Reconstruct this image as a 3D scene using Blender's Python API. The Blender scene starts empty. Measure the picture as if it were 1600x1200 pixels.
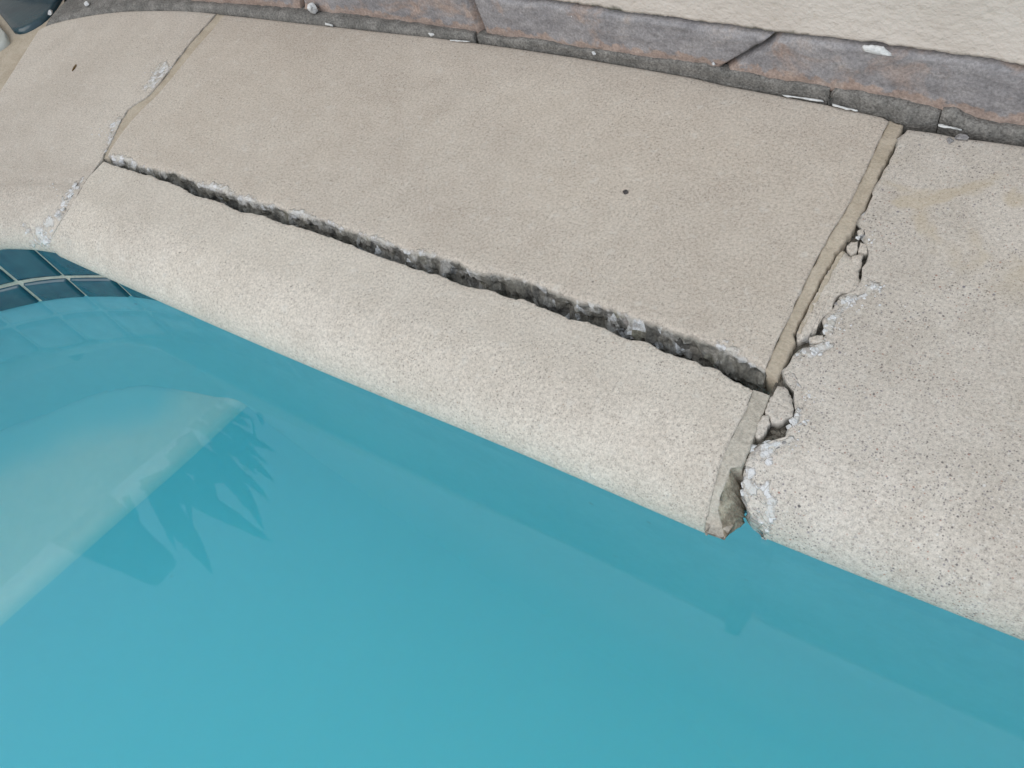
import bpy, bmesh, math, random
import numpy as np
from mathutils import Vector, Matrix, noise as mnoise

# ------------------------------------------------------------------ camera, sky, sun, exposure
scene = bpy.context.scene
COL = scene.collection
CAM_R = np.array([[0.80550081, -0.33093857, 0.49157715],
                  [0.52752408, 0.77836315, -0.34039558],
                  [-0.26997552, 0.5335077, 0.80155022]])      # columns: camera right, up, back
CAM_C = np.array([0.66524058, -0.19562726, 0.34122724])
FPX = 1244.0                                                   # focal length in pixels of a 1600 px wide frame
cam_data = bpy.data.cameras.new('camera')
cam_data.sensor_width = 36.0
cam_data.lens = 36.0 * FPX / 1600.0
cam_data.clip_start = 0.01
cam_data.clip_end = 500.0
cam = bpy.data.objects.new('camera', cam_data)
COL.objects.link(cam)
m4 = Matrix.Identity(4)
for i in range(3):
    for j in range(3):
        m4[i][j] = CAM_R[i][j]
    m4[i][3] = CAM_C[i]
cam.matrix_world = m4
scene.camera = cam

SUN_ELEV = math.radians(46)
SUN_AZ = math.radians(195)       # compass bearing, +Y is north
world = bpy.data.worlds.new('World')
scene.world = world
world.use_nodes = True
wn = world.node_tree
wn.nodes.clear()
sky = wn.nodes.new('ShaderNodeTexSky')
sky.sky_type = 'NISHITA'
sky.sun_disc = False
sky.sun_elevation = SUN_ELEV
sky.sun_rotation = SUN_AZ
sky.dust_density = 4.0
sky.air_density = 1.0
cloud = wn.nodes.new('ShaderNodeMix')                          # even cloud sheet over most of the sky
cloud.data_type = 'RGBA'
cloud.inputs[0].default_value = 0.80
cloud.inputs[7].default_value = (6.5, 7.5, 8.5, 1.0)
bg = wn.nodes.new('ShaderNodeBackground')
bg.inputs['Strength'].default_value = 0.15
wo = wn.nodes.new('ShaderNodeOutputWorld')
wn.links.new(sky.outputs[0], cloud.inputs[6])
wn.links.new(cloud.outputs[2], bg.inputs['Color'])
wn.links.new(bg.outputs[0], wo.inputs['Surface'])

sun_data = bpy.data.lights.new('sun', 'SUN')
sun_data.energy = 1.2
sun_data.angle = math.radians(60)
sun_data.color = (1.0, 0.955, 0.90)
sun = bpy.data.objects.new('sun', sun_data)
COL.objects.link(sun)
sd = Vector((math.sin(SUN_AZ) * math.cos(SUN_ELEV), math.cos(SUN_AZ) * math.cos(SUN_ELEV), math.sin(SUN_ELEV)))
sun.rotation_euler = (-sd).to_track_quat('-Z', 'Y').to_euler()

scene.view_settings.view_transform = 'Standard'
scene.view_settings.look = 'None'
scene.view_settings.gamma = 1.0
scene.view_settings.use_curve_mapping = False
scene.view_settings.exposure = -0.04
scene.render.engine = 'CYCLES'
cy = scene.cycles
cy.use_denoising = True
cy.max_bounces = 12
cy.diffuse_bounces = 4
cy.glossy_bounces = 3
cy.transparent_max_bounces = 12
cy.volume_bounces = 8
cy.caustics_reflective = False
cy.caustics_refractive = False

# ------------------------------------------------------------------ measuring helpers
random.seed(7)
rng = np.random.default_rng(7)
ZW = -0.100                                                    # water level, coping top is z = 0


def ray(x, y):
    return CAM_R @ np.array([(x - 800.0) / FPX, -(y - 600.0) / FPX, -1.0])


def px(x, y, z=0.0):
    """point of the level z that the photograph shows at (x, y)"""
    r = ray(x, y)
    return CAM_C + (z - CAM_C[2]) / r[2] * r


def pxs(pts, z=0.0):
    return np.array([px(a, b, z) for a, b in pts])


def to_px(P):
    c = (np.asarray(P) - CAM_C) @ CAM_R
    return np.stack([800 - FPX * c[..., 0] / c[..., 2], 600 + FPX * c[..., 1] / c[..., 2]], -1)


def mirror_at(x, y, nrm, d):
    """where the ray of (x, y), mirrored in the water, meets the plane nrm.p = d"""
    p = px(x, y, ZW)
    r = ray(x, y) * np.array([1, 1, -1.0])
    t = (d - nrm @ p) / (nrm @ r)
    return p + t * r


def resample(P, n=None, step=None, t=None):
    P = np.asarray(P, float)
    s = np.r_[0, np.cumsum(np.linalg.norm(np.diff(P, axis=0), axis=1))]
    if t is None:
        if n is None:
            n = max(2, int(round(s[-1] / step)) + 1)
        t = np.linspace(0, 1, n)
    return np.stack([np.interp(np.asarray(t) * s[-1], s, P[:, k]) for k in range(P.shape[1])], -1)


def smooth_line(P, n, it=3):
    """Chaikin-smoothed polyline resampled to n points"""
    P = np.asarray(P, float)
    for _ in range(it):
        a = P[:-1] * 0.75 + P[1:] * 0.25
        b = P[:-1] * 0.25 + P[1:] * 0.75
        Q = np.empty((2 * len(a), P.shape[1]))
        Q[0::2] = a
        Q[1::2] = b
        P = np.vstack([P[:1], Q, P[-1:]])
    return resample(P, n)


def nz(p, scale, seed=0.0, octaves=3):
    v = Vector((p[0] * scale + seed, p[1] * scale - seed * 1.7, p[2] * scale + seed * 0.6))
    return mnoise.fractal(v, 0.75, 2.0, octaves)


def nzv(P, scale, seed=0.0, octaves=3):
    P = np.asarray(P)
    sh = P.shape[:-1]
    Q = P.reshape(-1, 3)
    return np.array([nz(q, scale, seed, octaves) for q in Q]).reshape(sh)


def jag(P, amp, scale, seed):
    """push a plan polyline sideways with noise"""
    P = np.array(P, float)
    t = np.gradient(P, axis=0)
    n = np.stack([-t[:, 1], t[:, 0], np.zeros(len(P))], -1)
    n /= np.maximum(np.linalg.norm(n, axis=1, keepdims=True), 1e-9)
    o = nzv(P, scale, seed, 4)
    w = np.minimum(1, np.minimum(np.arange(len(P)), np.arange(len(P))[::-1]) / 3.0)
    return P + n * (o * amp * w)[:, None]


# ------------------------------------------------------------------ object helpers
def tag(o, label=None, cat=None, group=None, kind=None):
    if label:
        o['label'] = label
    if cat:
        o['category'] = cat
    if group:
        o['group'] = group
    if kind:
        o['kind'] = kind
    return o


def mesh_obj(name, verts, faces, mat, parent=None, smooth=True, attrs=None, flat=None):
    me = bpy.data.meshes.new(name)
    me.from_pydata([tuple(v) for v in verts], [], [tuple(f) for f in faces])
    if smooth is not False:
        me.polygons.foreach_set('use_smooth', [True] * len(me.polygons) if flat is None else [not q for q in flat])
    if attrs:
        for k, vals in attrs.items():
            a = me.attributes.new(k, 'FLOAT', 'POINT')
            a.data.foreach_set('value', np.asarray(vals, np.float32).ravel())
    me.update()
    if mat:
        me.materials.append(mat)
    o = bpy.data.objects.new(name, me)
    COL.objects.link(o)
    o.parent = parent
    return o


def grid_obj(name, P, mat, parent=None, attrs=None, flip=False, flat_rows=None, close=False, smooth=True):
    """P rows x cols x 3 -> quad sheet"""
    R, C = P.shape[:2]
    idx = np.arange(R * C).reshape(R, C)
    a, b, c, d = idx[:-1, :-1], idx[:-1, 1:], idx[1:, 1:], idx[1:, :-1]
    if close:
        nx = np.roll(idx, -1, axis=1)
        a, b, c, d = idx[:-1], nx[:-1], nx[1:], idx[1:]
    F = np.stack([a, b, c, d] if not flip else [a, d, c, b], -1).reshape(-1, 4)
    flat = None
    if flat_rows is not None:
        flat = np.repeat(np.asarray(flat_rows, bool), a.shape[1])
    return mesh_obj(name, P.reshape(-1, 3), F.tolist(), mat, parent, smooth, attrs, flat)


def empty(name, loc=(0, 0, 0)):
    o = bpy.data.objects.new(name, None)
    o.location = loc
    COL.objects.link(o)
    return o


# ------------------------------------------------------------------ material helpers
class Mat:
    def __init__(self, name):
        self.m = bpy.data.materials.new(name)
        self.m.use_nodes = True
        self.t = self.m.node_tree
        self.t.nodes.clear()
        self.out = self.t.nodes.new('ShaderNodeOutputMaterial')
        g = self.t.nodes.new('ShaderNodeTexCoord')
        self.co = g.outputs['Object']

    def put(self, sock, v):
        if v is None:
            return
        if hasattr(v, 'is_output'):
            self.t.links.new(v, sock)
        elif isinstance(v, (tuple, list)):
            sock.default_value = tuple(v) + (1.0,) if len(v) == 3 and len(sock.default_value) == 4 else tuple(v)
        else:
            sock.default_value = v

    def node(self, ty, props=None, **ins):
        n = self.t.nodes.new(ty)
        for k, v in (props or {}).items():
            setattr(n, k, v)
        for k, v in ins.items():
            self.put(n.inputs[k.replace('_', ' ')], v)
        return n

    def noise(self, scale, detail=3.0, rough=0.55, vec=None, dist=0.0, out='Fac'):
        return self.node('ShaderNodeTexNoise', None, Vector=vec or self.co, Scale=scale, Detail=detail, Roughness=rough, Distortion=dist).outputs[out]

    def vor(self, scale, vec=None, feature='F1', out='Distance', rand=1.0):
        return self.node('ShaderNodeTexVoronoi', {'feature': feature}, Vector=vec or self.co, Scale=scale, Randomness=rand).outputs[out]

    def ramp(self, f, stops, interp='LINEAR'):
        n = self.t.nodes.new('ShaderNodeValToRGB')
        n.color_ramp.interpolation = interp
        e = n.color_ramp.elements
        while len(e) < len(stops):
            e.new(0.5)
        for k, (p, c) in enumerate(stops):
            e[k].position = p
            if not isinstance(c, (tuple, list)):
                c = (c, c, c)
            e[k].color = tuple(c) + (1.0,)
        self.t.links.new(f, n.inputs[0])
        return n.outputs[0]

    def mix(self, f, a, b, mode='MIX'):
        n = self.t.nodes.new('ShaderNodeMix')
        n.data_type = 'RGBA'
        n.blend_type = mode
        self.put(n.inputs[0], f)
        self.put(n.inputs[6], a)
        self.put(n.inputs[7], b)
        return n.outputs[2]

    def math(self, op, a, b=0.0, c=None):
        n = self.t.nodes.new('ShaderNodeMath')
        n.operation = op
        self.put(n.inputs[0], a)
        self.put(n.inputs[1], b)
        if c is not None:
            self.put(n.inputs[2], c)
        return n.outputs[0]

    def sstep(self, x, lo, hi):
        n = self.t.nodes.new('ShaderNodeMapRange')
        n.interpolation_type = 'SMOOTHSTEP'
        self.put(n.inputs[0], x)
        self.put(n.inputs[1], lo)
        self.put(n.inputs[2], hi)
        return n.outputs[0]

    def attr(self, name):
        return self.node('ShaderNodeAttribute', {'attribute_name': name}).outputs['Fac']

    def xyz(self, v):
        return self.node('ShaderNodeSeparateXYZ', None, Vector=v).outputs

    def bump(self, h, dist, strength=1.0, normal=None):
        n = self.node('ShaderNodeBump', None, Height=h, Distance=dist, Strength=strength)
        if normal is not None:
            self.t.links.new(normal, n.inputs['Normal'])
        return n.outputs[0]

    def surf(self, color, rough=0.9, normal=None, spec=0.3, **kw):
        b = self.node('ShaderNodeBsdfPrincipled')
        self.put(b.inputs['Base Color'], color)
        self.put(b.inputs['Roughness'], rough)
        self.put(b.inputs['Specular IOR Level'], spec)
        for k, v in kw.items():
            self.put(b.inputs[k.replace('_', ' ')], v)
        if normal is not None:
            self.t.links.new(normal, b.inputs['Normal'])
        self.t.links.new(b.outputs[0], self.out.inputs['Surface'])
        return self.m


def concrete(name, a, b, speck=0.5, colour_specks=False, stain=0.0, seed=0.0):
    M = Mat(name)
    co = M.node('ShaderNodeMapping', None, Vector=M.co, Location=(seed, seed * 0.37, 0.0)).outputs[0]
    big = M.noise(9.0, 4.0, 0.6, co)
    mid = M.noise(55.0, 4.0, 0.6, co)
    fine = M.noise(560.0, 3.0, 0.65, co)
    grain = M.noise(1500.0, 2.0, 0.7, co)
    f = M.math('ADD', M.math('MULTIPLY', big, 0.55), M.math('MULTIPLY', mid, 0.45))
    col = M.mix(M.sstep(f, 0.36, 0.64), a, b)
    wear = M.noise(5.0, 5.0, 0.62, co, 0.9)
    col = M.mix(1.0, col, M.ramp(wear, [(0.30, (0.915, 0.905, 0.90)), (0.52, 1.0), (0.74, (1.05, 1.05, 1.045))]), 'MULTIPLY')
    drip = M.noise(30.0, 4.0, 0.6, M.node('ShaderNodeMapping', None, Vector=co, Rotation=(0, 0, 0.25), Scale=(1.0, 0.28, 1.0)).outputs[0], 0.4)
    col = M.mix(M.math('MULTIPLY', M.sstep(drip, 0.56, 0.72), 0.14), col, (0.36, 0.315, 0.27))
    # sandy grain
    g = M.math('ADD', M.math('MULTIPLY', fine, 0.55), M.math('MULTIPLY', grain, 0.45))
    gm = M.ramp(g, [(0.28, 0.50), (0.5, 1.0), (0.74, 1.42)])
    col = M.mix(1.0, col, gm, 'MULTIPLY')
    # pale cement bloom
    bl = M.sstep(M.noise(120.0, 4.0, 0.65, co), 0.56, 0.72)
    col = M.mix(M.math('MULTIPLY', bl, 0.42), col, (0.60, 0.57, 0.52))
    # pin holes and specks
    for sc, thr, r, k in ((860.0, 0.62, 0.44, 0.58), (470.0, 0.80, 0.32, 0.72), (160.0, 0.955, 0.15, 0.85)):
        v = M.node('ShaderNodeTexVoronoi', None, Vector=co, Scale=sc)
        pick = M.math('GREATER_THAN', M.xyz(v.outputs['Color'])[0], thr - 0.22 * speck)
        dot = M.sstep(v.outputs['Distance'], r, r * 0.45)
        lo = M.sstep(M.noise(26.0, 3.0, 0.6, co), 0.30, 0.62)
        msk = M.math('MULTIPLY', M.math('MULTIPLY', pick, dot), M.math('MULTIPLY', M.math('ADD', lo, 0.35), k * (0.45 + 0.55 * speck)))
        if colour_specks:
            dark = M.ramp(M.xyz(v.outputs['Color'])[1], [(0.0, (0.045, 0.04, 0.05)), (0.45, (0.13, 0.12, 0.15)), (0.72, (0.22, 0.20, 0.20)), (0.82, (0.26, 0.09, 0.06)), (0.9, (0.62, 0.60, 0.58))], 'CONSTANT')
        else:
            dark = M.ramp(M.xyz(v.outputs['Color'])[1], [(0.0, (0.10, 0.09, 0.085)), (0.5, (0.19, 0.165, 0.15)), (0.9, (0.25, 0.17, 0.12))], 'CONSTANT')
        col = M.mix(msk, col, dark)
    if stain > 0:
        # iron-yellow stains, upper half of the stone only
        yy = M.xyz(M.co)[1]
        st = M.math('MULTIPLY', M.sstep(M.noise(30.0, 3.0, 0.5, co, 0.6), 0.50, 0.62), M.sstep(yy, 0.075, 0.115))
        st = M.math('MULTIPLY', st, M.sstep(yy, 0.175, 0.15))
        col = M.mix(M.math('MULTIPLY', st, stain), col, (0.44, 0.36, 0.25))
    # broken faces: crushed pale aggregate in grey dirty cement
    fr = M.attr('frac')
    va = M.node('ShaderNodeTexVoronoi', None, Vector=M.node('ShaderNodeMapping', None, Vector=M.co, Scale=(1, 1, 0.8)).outputs[0], Scale=170.0)
    vb = M.xyz(va.outputs['Color'])
    agg = M.ramp(vb[0], [(0.0, (0.13, 0.125, 0.115)), (0.3, (0.23, 0.215, 0.19)), (0.55, (0.34, 0.33, 0.31)), (0.8, (0.55, 0.56, 0.57)), (0.92, (0.20, 0.19, 0.15))], 'CONSTANT')
    agg = M.mix(M.sstep(M.noise(60.0, 4.0, 0.65), 0.40, 0.60), agg, (0.20, 0.19, 0.165))
    agg = M.mix(1.0, agg, M.ramp(M.noise(420.0, 3.0, 0.7), [(0.3, 0.6), (0.7, 1.35)]), 'MULTIPLY')
    col = M.mix(fr, col, agg)
    # spalled spots: clean white crushed quartz
    sp = M.attr('spall')
    vq = M.node('ShaderNodeTexVoronoi', None, Vector=M.co, Scale=210.0)
    qa = M.ramp(M.xyz(vq.outputs['Color'])[0], [(0.0, (0.60, 0.59, 0.57)), (0.4, (0.68, 0.68, 0.69)), (0.66, (0.56, 0.53, 0.48)), (0.93, (0.36, 0.33, 0.31))], 'CONSTANT')
    qe = M.node('ShaderNodeTexVoronoi', {'feature': 'DISTANCE_TO_EDGE'}, Vector=M.co, Scale=210.0).outputs['Distance']
    qa = M.mix(M.sstep(qe, 0.07, 0.02), qa, (0.50, 0.47, 0.44))
    spm = M.sstep(M.math('ADD', sp, M.math('MULTIPLY', M.math('SUBTRACT', M.noise(330.0, 3.0, 0.6), 0.5), 1.3)), 0.34, 0.80)
    spm = M.math('MULTIPLY', spm, M.math('GREATER_THAN', sp, 0.02))
    col = M.mix(M.math('MULTIPLY', spm, 0.80), col, qa)
    h = M.math('ADD', M.math('MULTIPLY', grain, 0.35), M.math('MULTIPLY', fine, 0.65))
    nb = M.bump(h, 0.0008, 0.5)
    rough_h = M.math('MULTIPLY', M.math('MAXIMUM', fr, spm), M.math('ADD', M.noise(300.0, 4.0, 0.7), M.math('MULTIPLY', va.outputs['Distance'], 0.7)))
    nb = M.bump(rough_h, 0.0020, 0.7, nb)
    return M.surf(col, 0.88, nb, 0.25)


mat_stone = concrete('coping_concrete', (0.455, 0.395, 0.335), (0.50, 0.442, 0.380), 0.22, seed=1.3)
mat_stone_front_lit = concrete('coping_concrete_front_lit', (0.515, 0.460, 0.396), (0.565, 0.510, 0.445), 0.34, seed=4.1)  # paler stone copy: stronger light on the front strip put into its colour
mat_stone_left = concrete('coping_concrete_pale', (0.475, 0.42, 0.362), (0.525, 0.47, 0.41), 0.14, seed=2.2)
mat_stone_right = concrete('coping_concrete_worn', (0.46, 0.412, 0.358), (0.54, 0.49, 0.435), 0.52, True, 0.5, seed=7.7)


def simple_mineral(name, a, b, scale=60.0, grain=900.0, contrast=0.35, bump=0.0012, rough=0.9, spec=0.25):
    M = Mat(name)
    n1 = M.noise(scale, 5.0, 0.62)
    g = M.noise(grain, 3.0, 0.7)
    col = M.mix(M.sstep(n1, 0.35, 0.65), a, b)
    col = M.mix(1.0, col, M.ramp(g, [(0.28, 1 - contrast), (0.72, 1 + contrast)]), 'MULTIPLY')
    nb = M.bump(M.math('ADD', g, n1), bump, 0.7)
    return M.surf(col, rough, nb, spec)


mat_grout = simple_mineral('tan_grout', (0.385, 0.325, 0.25), (0.46, 0.395, 0.315), 45.0, 700.0, 0.16, 0.0007)
mat_fillet = simple_mineral('grey_mortar', (0.145, 0.138, 0.127), (0.225, 0.212, 0.195), 90.0, 650.0, 0.5, 0.0022)
mat_bed = simple_mineral('bed_mortar', (0.12, 0.105, 0.085), (0.20, 0.18, 0.15), 60.0, 500.0, 0.35, 0.004)
mat_white = simple_mineral('white_quartz', (0.52, 0.52, 0.51), (0.66, 0.66, 0.66), 200.0, 900.0, 0.12, 0.001, 0.6, 0.4)
mat_quartz = simple_mineral('pale_quartz', (0.56, 0.55, 0.54), (0.66, 0.665, 0.67), 260.0, 900.0, 0.2, 0.001, 0.7, 0.3)
mat_paint = simple_mineral('white_paint', (0.50, 0.50, 0.49), (0.66, 0.66, 0.65), 160.0, 500.0, 0.15, 0.0006, 0.7)
mat_greychip = simple_mineral('grey_chip', (0.22, 0.21, 0.21), (0.36, 0.34, 0.33), 120.0, 700.0, 0.3, 0.0015)
mat_darkchip = simple_mineral('dark_chip', (0.05, 0.045, 0.045), (0.11, 0.10, 0.095), 200.0, 900.0, 0.3, 0.001)
mat_twig = simple_mineral('brown_scrap', (0.12, 0.075, 0.03), (0.20, 0.13, 0.06), 300.0, 900.0, 0.3, 0.001)


def slate(name, seed, rusty):
    M = Mat(name)
    co = M.node('ShaderNodeMapping', None, Vector=M.co, Location=(seed, seed * 0.7, seed * 0.2)).outputs[0]
    st = M.node('ShaderNodeMapping', None, Vector=co, Scale=(1.0, 1.0, 1.3)).outputs[0]
    n1 = M.noise(26.0, 5.0, 0.62, st, 0.8)
    n2 = M.noise(60.0, 5.0, 0.62, st, 0.2)
    col = M.ramp(n2, [(0.28, (0.175, 0.167, 0.172)), (0.46, (0.235, 0.222, 0.225)), (0.60, (0.285, 0.268, 0.268)), (0.75, (0.34, 0.295, 0.27))])
    rust = M.ramp(M.noise(120.0, 4.0, 0.6, co), [(0.3, (0.27, 0.195, 0.16)), (0.55, (0.36, 0.265, 0.215)), (0.75, (0.40, 0.33, 0.285))])
    col = M.mix(M.math('MULTIPLY', M.sstep(n1, 0.60 - rusty * 0.22, 0.78 - rusty * 0.2), 0.8), col, rust)
    # split lower arris shows the rusty layer
    low = M.attr('low')
    lm = M.sstep(M.math('ADD', low, M.math('MULTIPLY', M.math('SUBTRACT', M.noise(110.0, 4.0, 0.6, co), 0.5), 1.1)), 0.50, 0.64)
    col = M.mix(M.math('MULTIPLY', lm, 0.8), col, rust)
    g = M.noise(600.0, 3.0, 0.7, co)
    col = M.mix(1.0, col, M.ramp(g, [(0.28, 0.68), (0.72, 1.32)]), 'MULTIPLY')
    nb = M.bump(M.math('ADD', M.math('MULTIPLY', n2, 1.0), M.math('MULTIPLY', g, 0.3)), 0.0020, 0.6)
    return M.surf(col, 0.72, nb, 0.35)


mat_slate = [slate('slate_%d' % k, s, r) for k, (s, r) in enumerate(((3.1, 1.0), (5.7, 0.65), (1.9, 0.28), (8.8, 0.35)))]


def stucco(name, algae):
    M = Mat(name)
    st = M.node('ShaderNodeMapping', None, Vector=M.co, Rotation=(0.0, 0.3, 0.0), Scale=(0.9, 1.0, 1.1)).outputs[0]
    n1 = M.noise(330.0, 2.0, 0.5, st, 0.0)
    n2 = M.noise(520.0, 3.0, 0.6, st)
    col = M.mix(M.sstep(M.noise(14.0, 4.0, 0.6), 0.35, 0.65), (0.535, 0.475, 0.42), (0.59, 0.53, 0.475))
    col = M.mix(M.math('MULTIPLY', M.sstep(n1, 0.40, 0.28), 0.25), col, (0.46, 0.39, 0.31))
    # thin algae line just over the skirting
    zz = M.xyz(M.co)[2]
    alg = M.math('MULTIPLY', M.sstep(M.math('ADD', zz, M.math('MULTIPLY', M.math('SUBTRACT', M.noise(130.0, 4.0, 0.65), 0.5), 0.008)), 0.0415, 0.0375), M.sstep(M.noise(40.0, 3.0, 0.6), 0.36, 0.52))
    col = M.mix(M.math('MULTIPLY', alg, algae), col, (0.055, 0.06, 0.04))
    h = M.math('ADD', n1, M.math('MULTIPLY', n2, 0.45))
    return M.surf(col, 0.85, M.bump(h, 0.0016, 0.55), 0.25)


mat_stucco = stucco('painted_stucco', 0.85)
mat_stucco_end = stucco('painted_stucco_end', 0.0)


def glazed(name, a, b):
    M = Mat(name)
    n = M.noise(38.0, 4.0, 0.6)
    col = M.mix(M.sstep(n, 0.3, 0.7), a, b)
    return M.surf(col, M.ramp(M.noise(90.0, 3.0, 0.6), [(0.3, 0.10), (0.7, 0.24)]), M.bump(M.noise(120.0, 2.0, 0.5), 0.0006, 0.4), 0.5)


mat_tile = glazed('glazed_blue_tile', (0.010, 0.055, 0.085), (0.020, 0.085, 0.115))
mat_tile_dark = glazed('glazed_dark_tile', (0.014, 0.036, 0.050), (0.022, 0.052, 0.066))
mat_tile_pale = glazed('glazed_pale_tile', (0.40, 0.42, 0.39), (0.46, 0.47, 0.44))
mat_tile_grout = simple_mineral('tile_grout', (0.46, 0.45, 0.38), (0.56, 0.53, 0.45), 50.0, 500.0, 0.2, 0.0008)


def plaster(name, a, b, edge=None):
    M = Mat(name)
    col = M.mix(M.sstep(M.noise(3.5, 5.0, 0.6), 0.3, 0.7), a, b)
    col = M.mix(1.0, col, M.ramp(M.noise(90.0, 4.0, 0.7), [(0.3, 0.93), (0.7, 1.05)]), 'MULTIPLY')
    v = M.node('ShaderNodeTexVoronoi', None, Vector=M.co, Scale=42.0)
    d = M.math('MULTIPLY', M.math('GREATER_THAN', M.xyz(v.outputs['Color'])[0], 0.86), M.sstep(v.outputs['Distance'], 0.12, 0.05))
    col = M.mix(M.math('MULTIPLY', d, 0.5), col, (0.10, 0.12, 0.12))
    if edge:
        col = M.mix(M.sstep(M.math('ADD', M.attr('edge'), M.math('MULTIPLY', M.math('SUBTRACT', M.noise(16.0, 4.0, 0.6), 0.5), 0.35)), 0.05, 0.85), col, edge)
    return M.surf(col, 0.9, None, 0.1)


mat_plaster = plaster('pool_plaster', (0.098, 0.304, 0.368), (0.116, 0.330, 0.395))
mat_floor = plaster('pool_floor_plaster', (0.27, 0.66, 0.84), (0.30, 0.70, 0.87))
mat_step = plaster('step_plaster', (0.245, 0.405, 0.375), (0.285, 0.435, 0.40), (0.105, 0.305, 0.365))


def water():
    M = Mat('pool_water')
    b = M.bump(M.noise(9.0, 3.0, 0.5), 0.0010, 0.06)
    b = M.bump(M.noise(70.0, 3.0, 0.6, M.node('ShaderNodeMapping', None, Vector=M.co, Rotation=(0, 0, 0.5), Scale=(1.0, 2.2, 1.0)).outputs[0]), 0.00004, 0.22, b)
    fr = M.node('ShaderNodeFresnel', None, IOR=1.42)
    M.t.links.new(b, fr.inputs['Normal'])
    gl = M.node('ShaderNodeBsdfGlossy', None, Color=(1, 1, 1), Roughness=0.0)
    M.t.links.new(b, gl.inputs['Normal'])
    tr = M.node('ShaderNodeBsdfTransparent', None, Color=(1, 1, 1))
    mx = M.node('ShaderNodeMixShader')
    bf = M.node('ShaderNodeNewGeometry').outputs['Backfacing']
    M.t.links.new(M.math('MULTIPLY', fr.outputs[0], M.math('SUBTRACT', 1.0, bf)), mx.inputs[0])
    M.t.links.new(tr.outputs[0], mx.inputs[1])
    M.t.links.new(gl.outputs[0], mx.inputs[2])
    M.t.links.new(mx.outputs[0], M.out.inputs['Surface'])
    va = M.node('ShaderNodeVolumeAbsorption', None, Color=(0.0, 0.94, 1.0), Density=0.6)
    vs_ = M.node('ShaderNodeVolumeScatter', None, Color=(0.11, 0.73, 1.0), Density=2.6, Anisotropy=0.2)
    ad = M.node('ShaderNodeAddShader')
    M.t.links.new(va.outputs[0], ad.inputs[0])
    M.t.links.new(vs_.outputs[0], ad.inputs[1])
    M.t.links.new(ad.outputs[0], M.out.inputs['Volume'])
    return M.m


mat_water = water()
mat_leaf = simple_mineral('leaf_green', (0.035, 0.075, 0.02), (0.06, 0.11, 0.035), 30.0, 200.0, 0.2, 0.0005, 0.5, 0.4)
mat_pillar = simple_mineral('weathered_pillar', (0.20, 0.18, 0.15), (0.28, 0.25, 0.21), 20.0, 300.0, 0.25, 0.001)
mat_ground = simple_mineral('paving', (0.26, 0.235, 0.205), (0.34, 0.31, 0.27), 6.0, 120.0, 0.25, 0.002)

# ------------------------------------------------------------------ pool outline and shell
edge_pts = [(2.3, 0.045), (1.5, 0.012), (0.7, -0.020), (0.3, -0.040), (0.1, -0.050), (0.023, -0.062), (-0.013, -0.074), (-0.047, -0.087),
            (-0.070, -0.097), (-0.093, -0.110), (-0.114, -0.125), (-0.132, -0.137), (-0.17, -0.168), (-0.21, -0.21), (-0.25, -0.265),
            (-0.29, -0.35), (-0.32, -0.45), (-0.34, -0.60), (-0.35, -0.9)]
rest_pts = [(-0.35, -2.4), (-0.25, -2.75), (0.0, -2.95), (0.35, -3.0), (2.3, -3.0), (2.65, -2.9), (2.85, -2.65), (2.9, -2.3), (2.9, -0.55), (2.85, -0.2), (2.65, 0.0), (2.3, 0.045)]
edge_line = smooth_line(np.array(edge_pts), 260, 2)
rest_line = smooth_line(np.array(rest_pts), 150, 3)
outline = np.vstack([edge_line[:-1], np.array([[-0.35, -0.9]]), rest_line[:-1]])
outline = outline[np.r_[True, np.linalg.norm(np.diff(outline, axis=0), axis=1) > 1e-6]]


def offset_closed(P, d):
    t = np.roll(P, -1, 0) - np.roll(P, 1, 0)
    n = np.stack([-t[:, 1], t[:, 0]], -1)
    n /= np.linalg.norm(n, axis=1, keepdims=True)
    return P + n * d


area = 0.5 * np.sum(outline[:, 0] * np.roll(outline[:, 1], -1) - outline[:, 1] * np.roll(outline[:, 0], -1))
INW = 1.0 if area > 0 else -1.0


def inset(d):
    return offset_closed(outline, INW * d)


DEPTH = -1.05
rows = [np.c_[outline, np.full(len(outline), z)] for z in np.linspace(ZW - 0.002, DEPTH + 0.22, 10)]
for th in np.linspace(0.15, math.pi / 2, 8):
    rows.append(np.c_[inset(0.22 * (1 - math.cos(th))), np.full(len(outline), DEPTH + 0.22 * (1 - math.sin(th)))])
shell = np.array(rows)
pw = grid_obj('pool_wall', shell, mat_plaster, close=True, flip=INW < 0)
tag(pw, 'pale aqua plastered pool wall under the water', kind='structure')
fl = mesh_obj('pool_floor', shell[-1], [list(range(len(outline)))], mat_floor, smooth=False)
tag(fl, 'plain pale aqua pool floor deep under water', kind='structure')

# mortar core of the pool rim, carries the coping and the waterline tiles
rim_top = -0.0555
back2 = np.c_[offset_closed(outline, -INW * 0.26), np.full(len(outline), rim_top)]
core = np.array([np.c_[offset_closed(outline, -INW * 0.004), np.full(len(outline), ZW - 0.004)],
                 np.c_[offset_closed(outline, -INW * 0.004), np.full(len(outline), rim_top - 0.02)],
                 np.c_[offset_closed(outline, -INW * 0.004), np.full(len(outline), rim_top)], back2])
rm = grid_obj('pool_rim', core, mat_bed, close=True, flip=INW < 0)
tag(rm, 'rough mortar bed of the pool rim under the coping stones', kind='structure')

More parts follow.
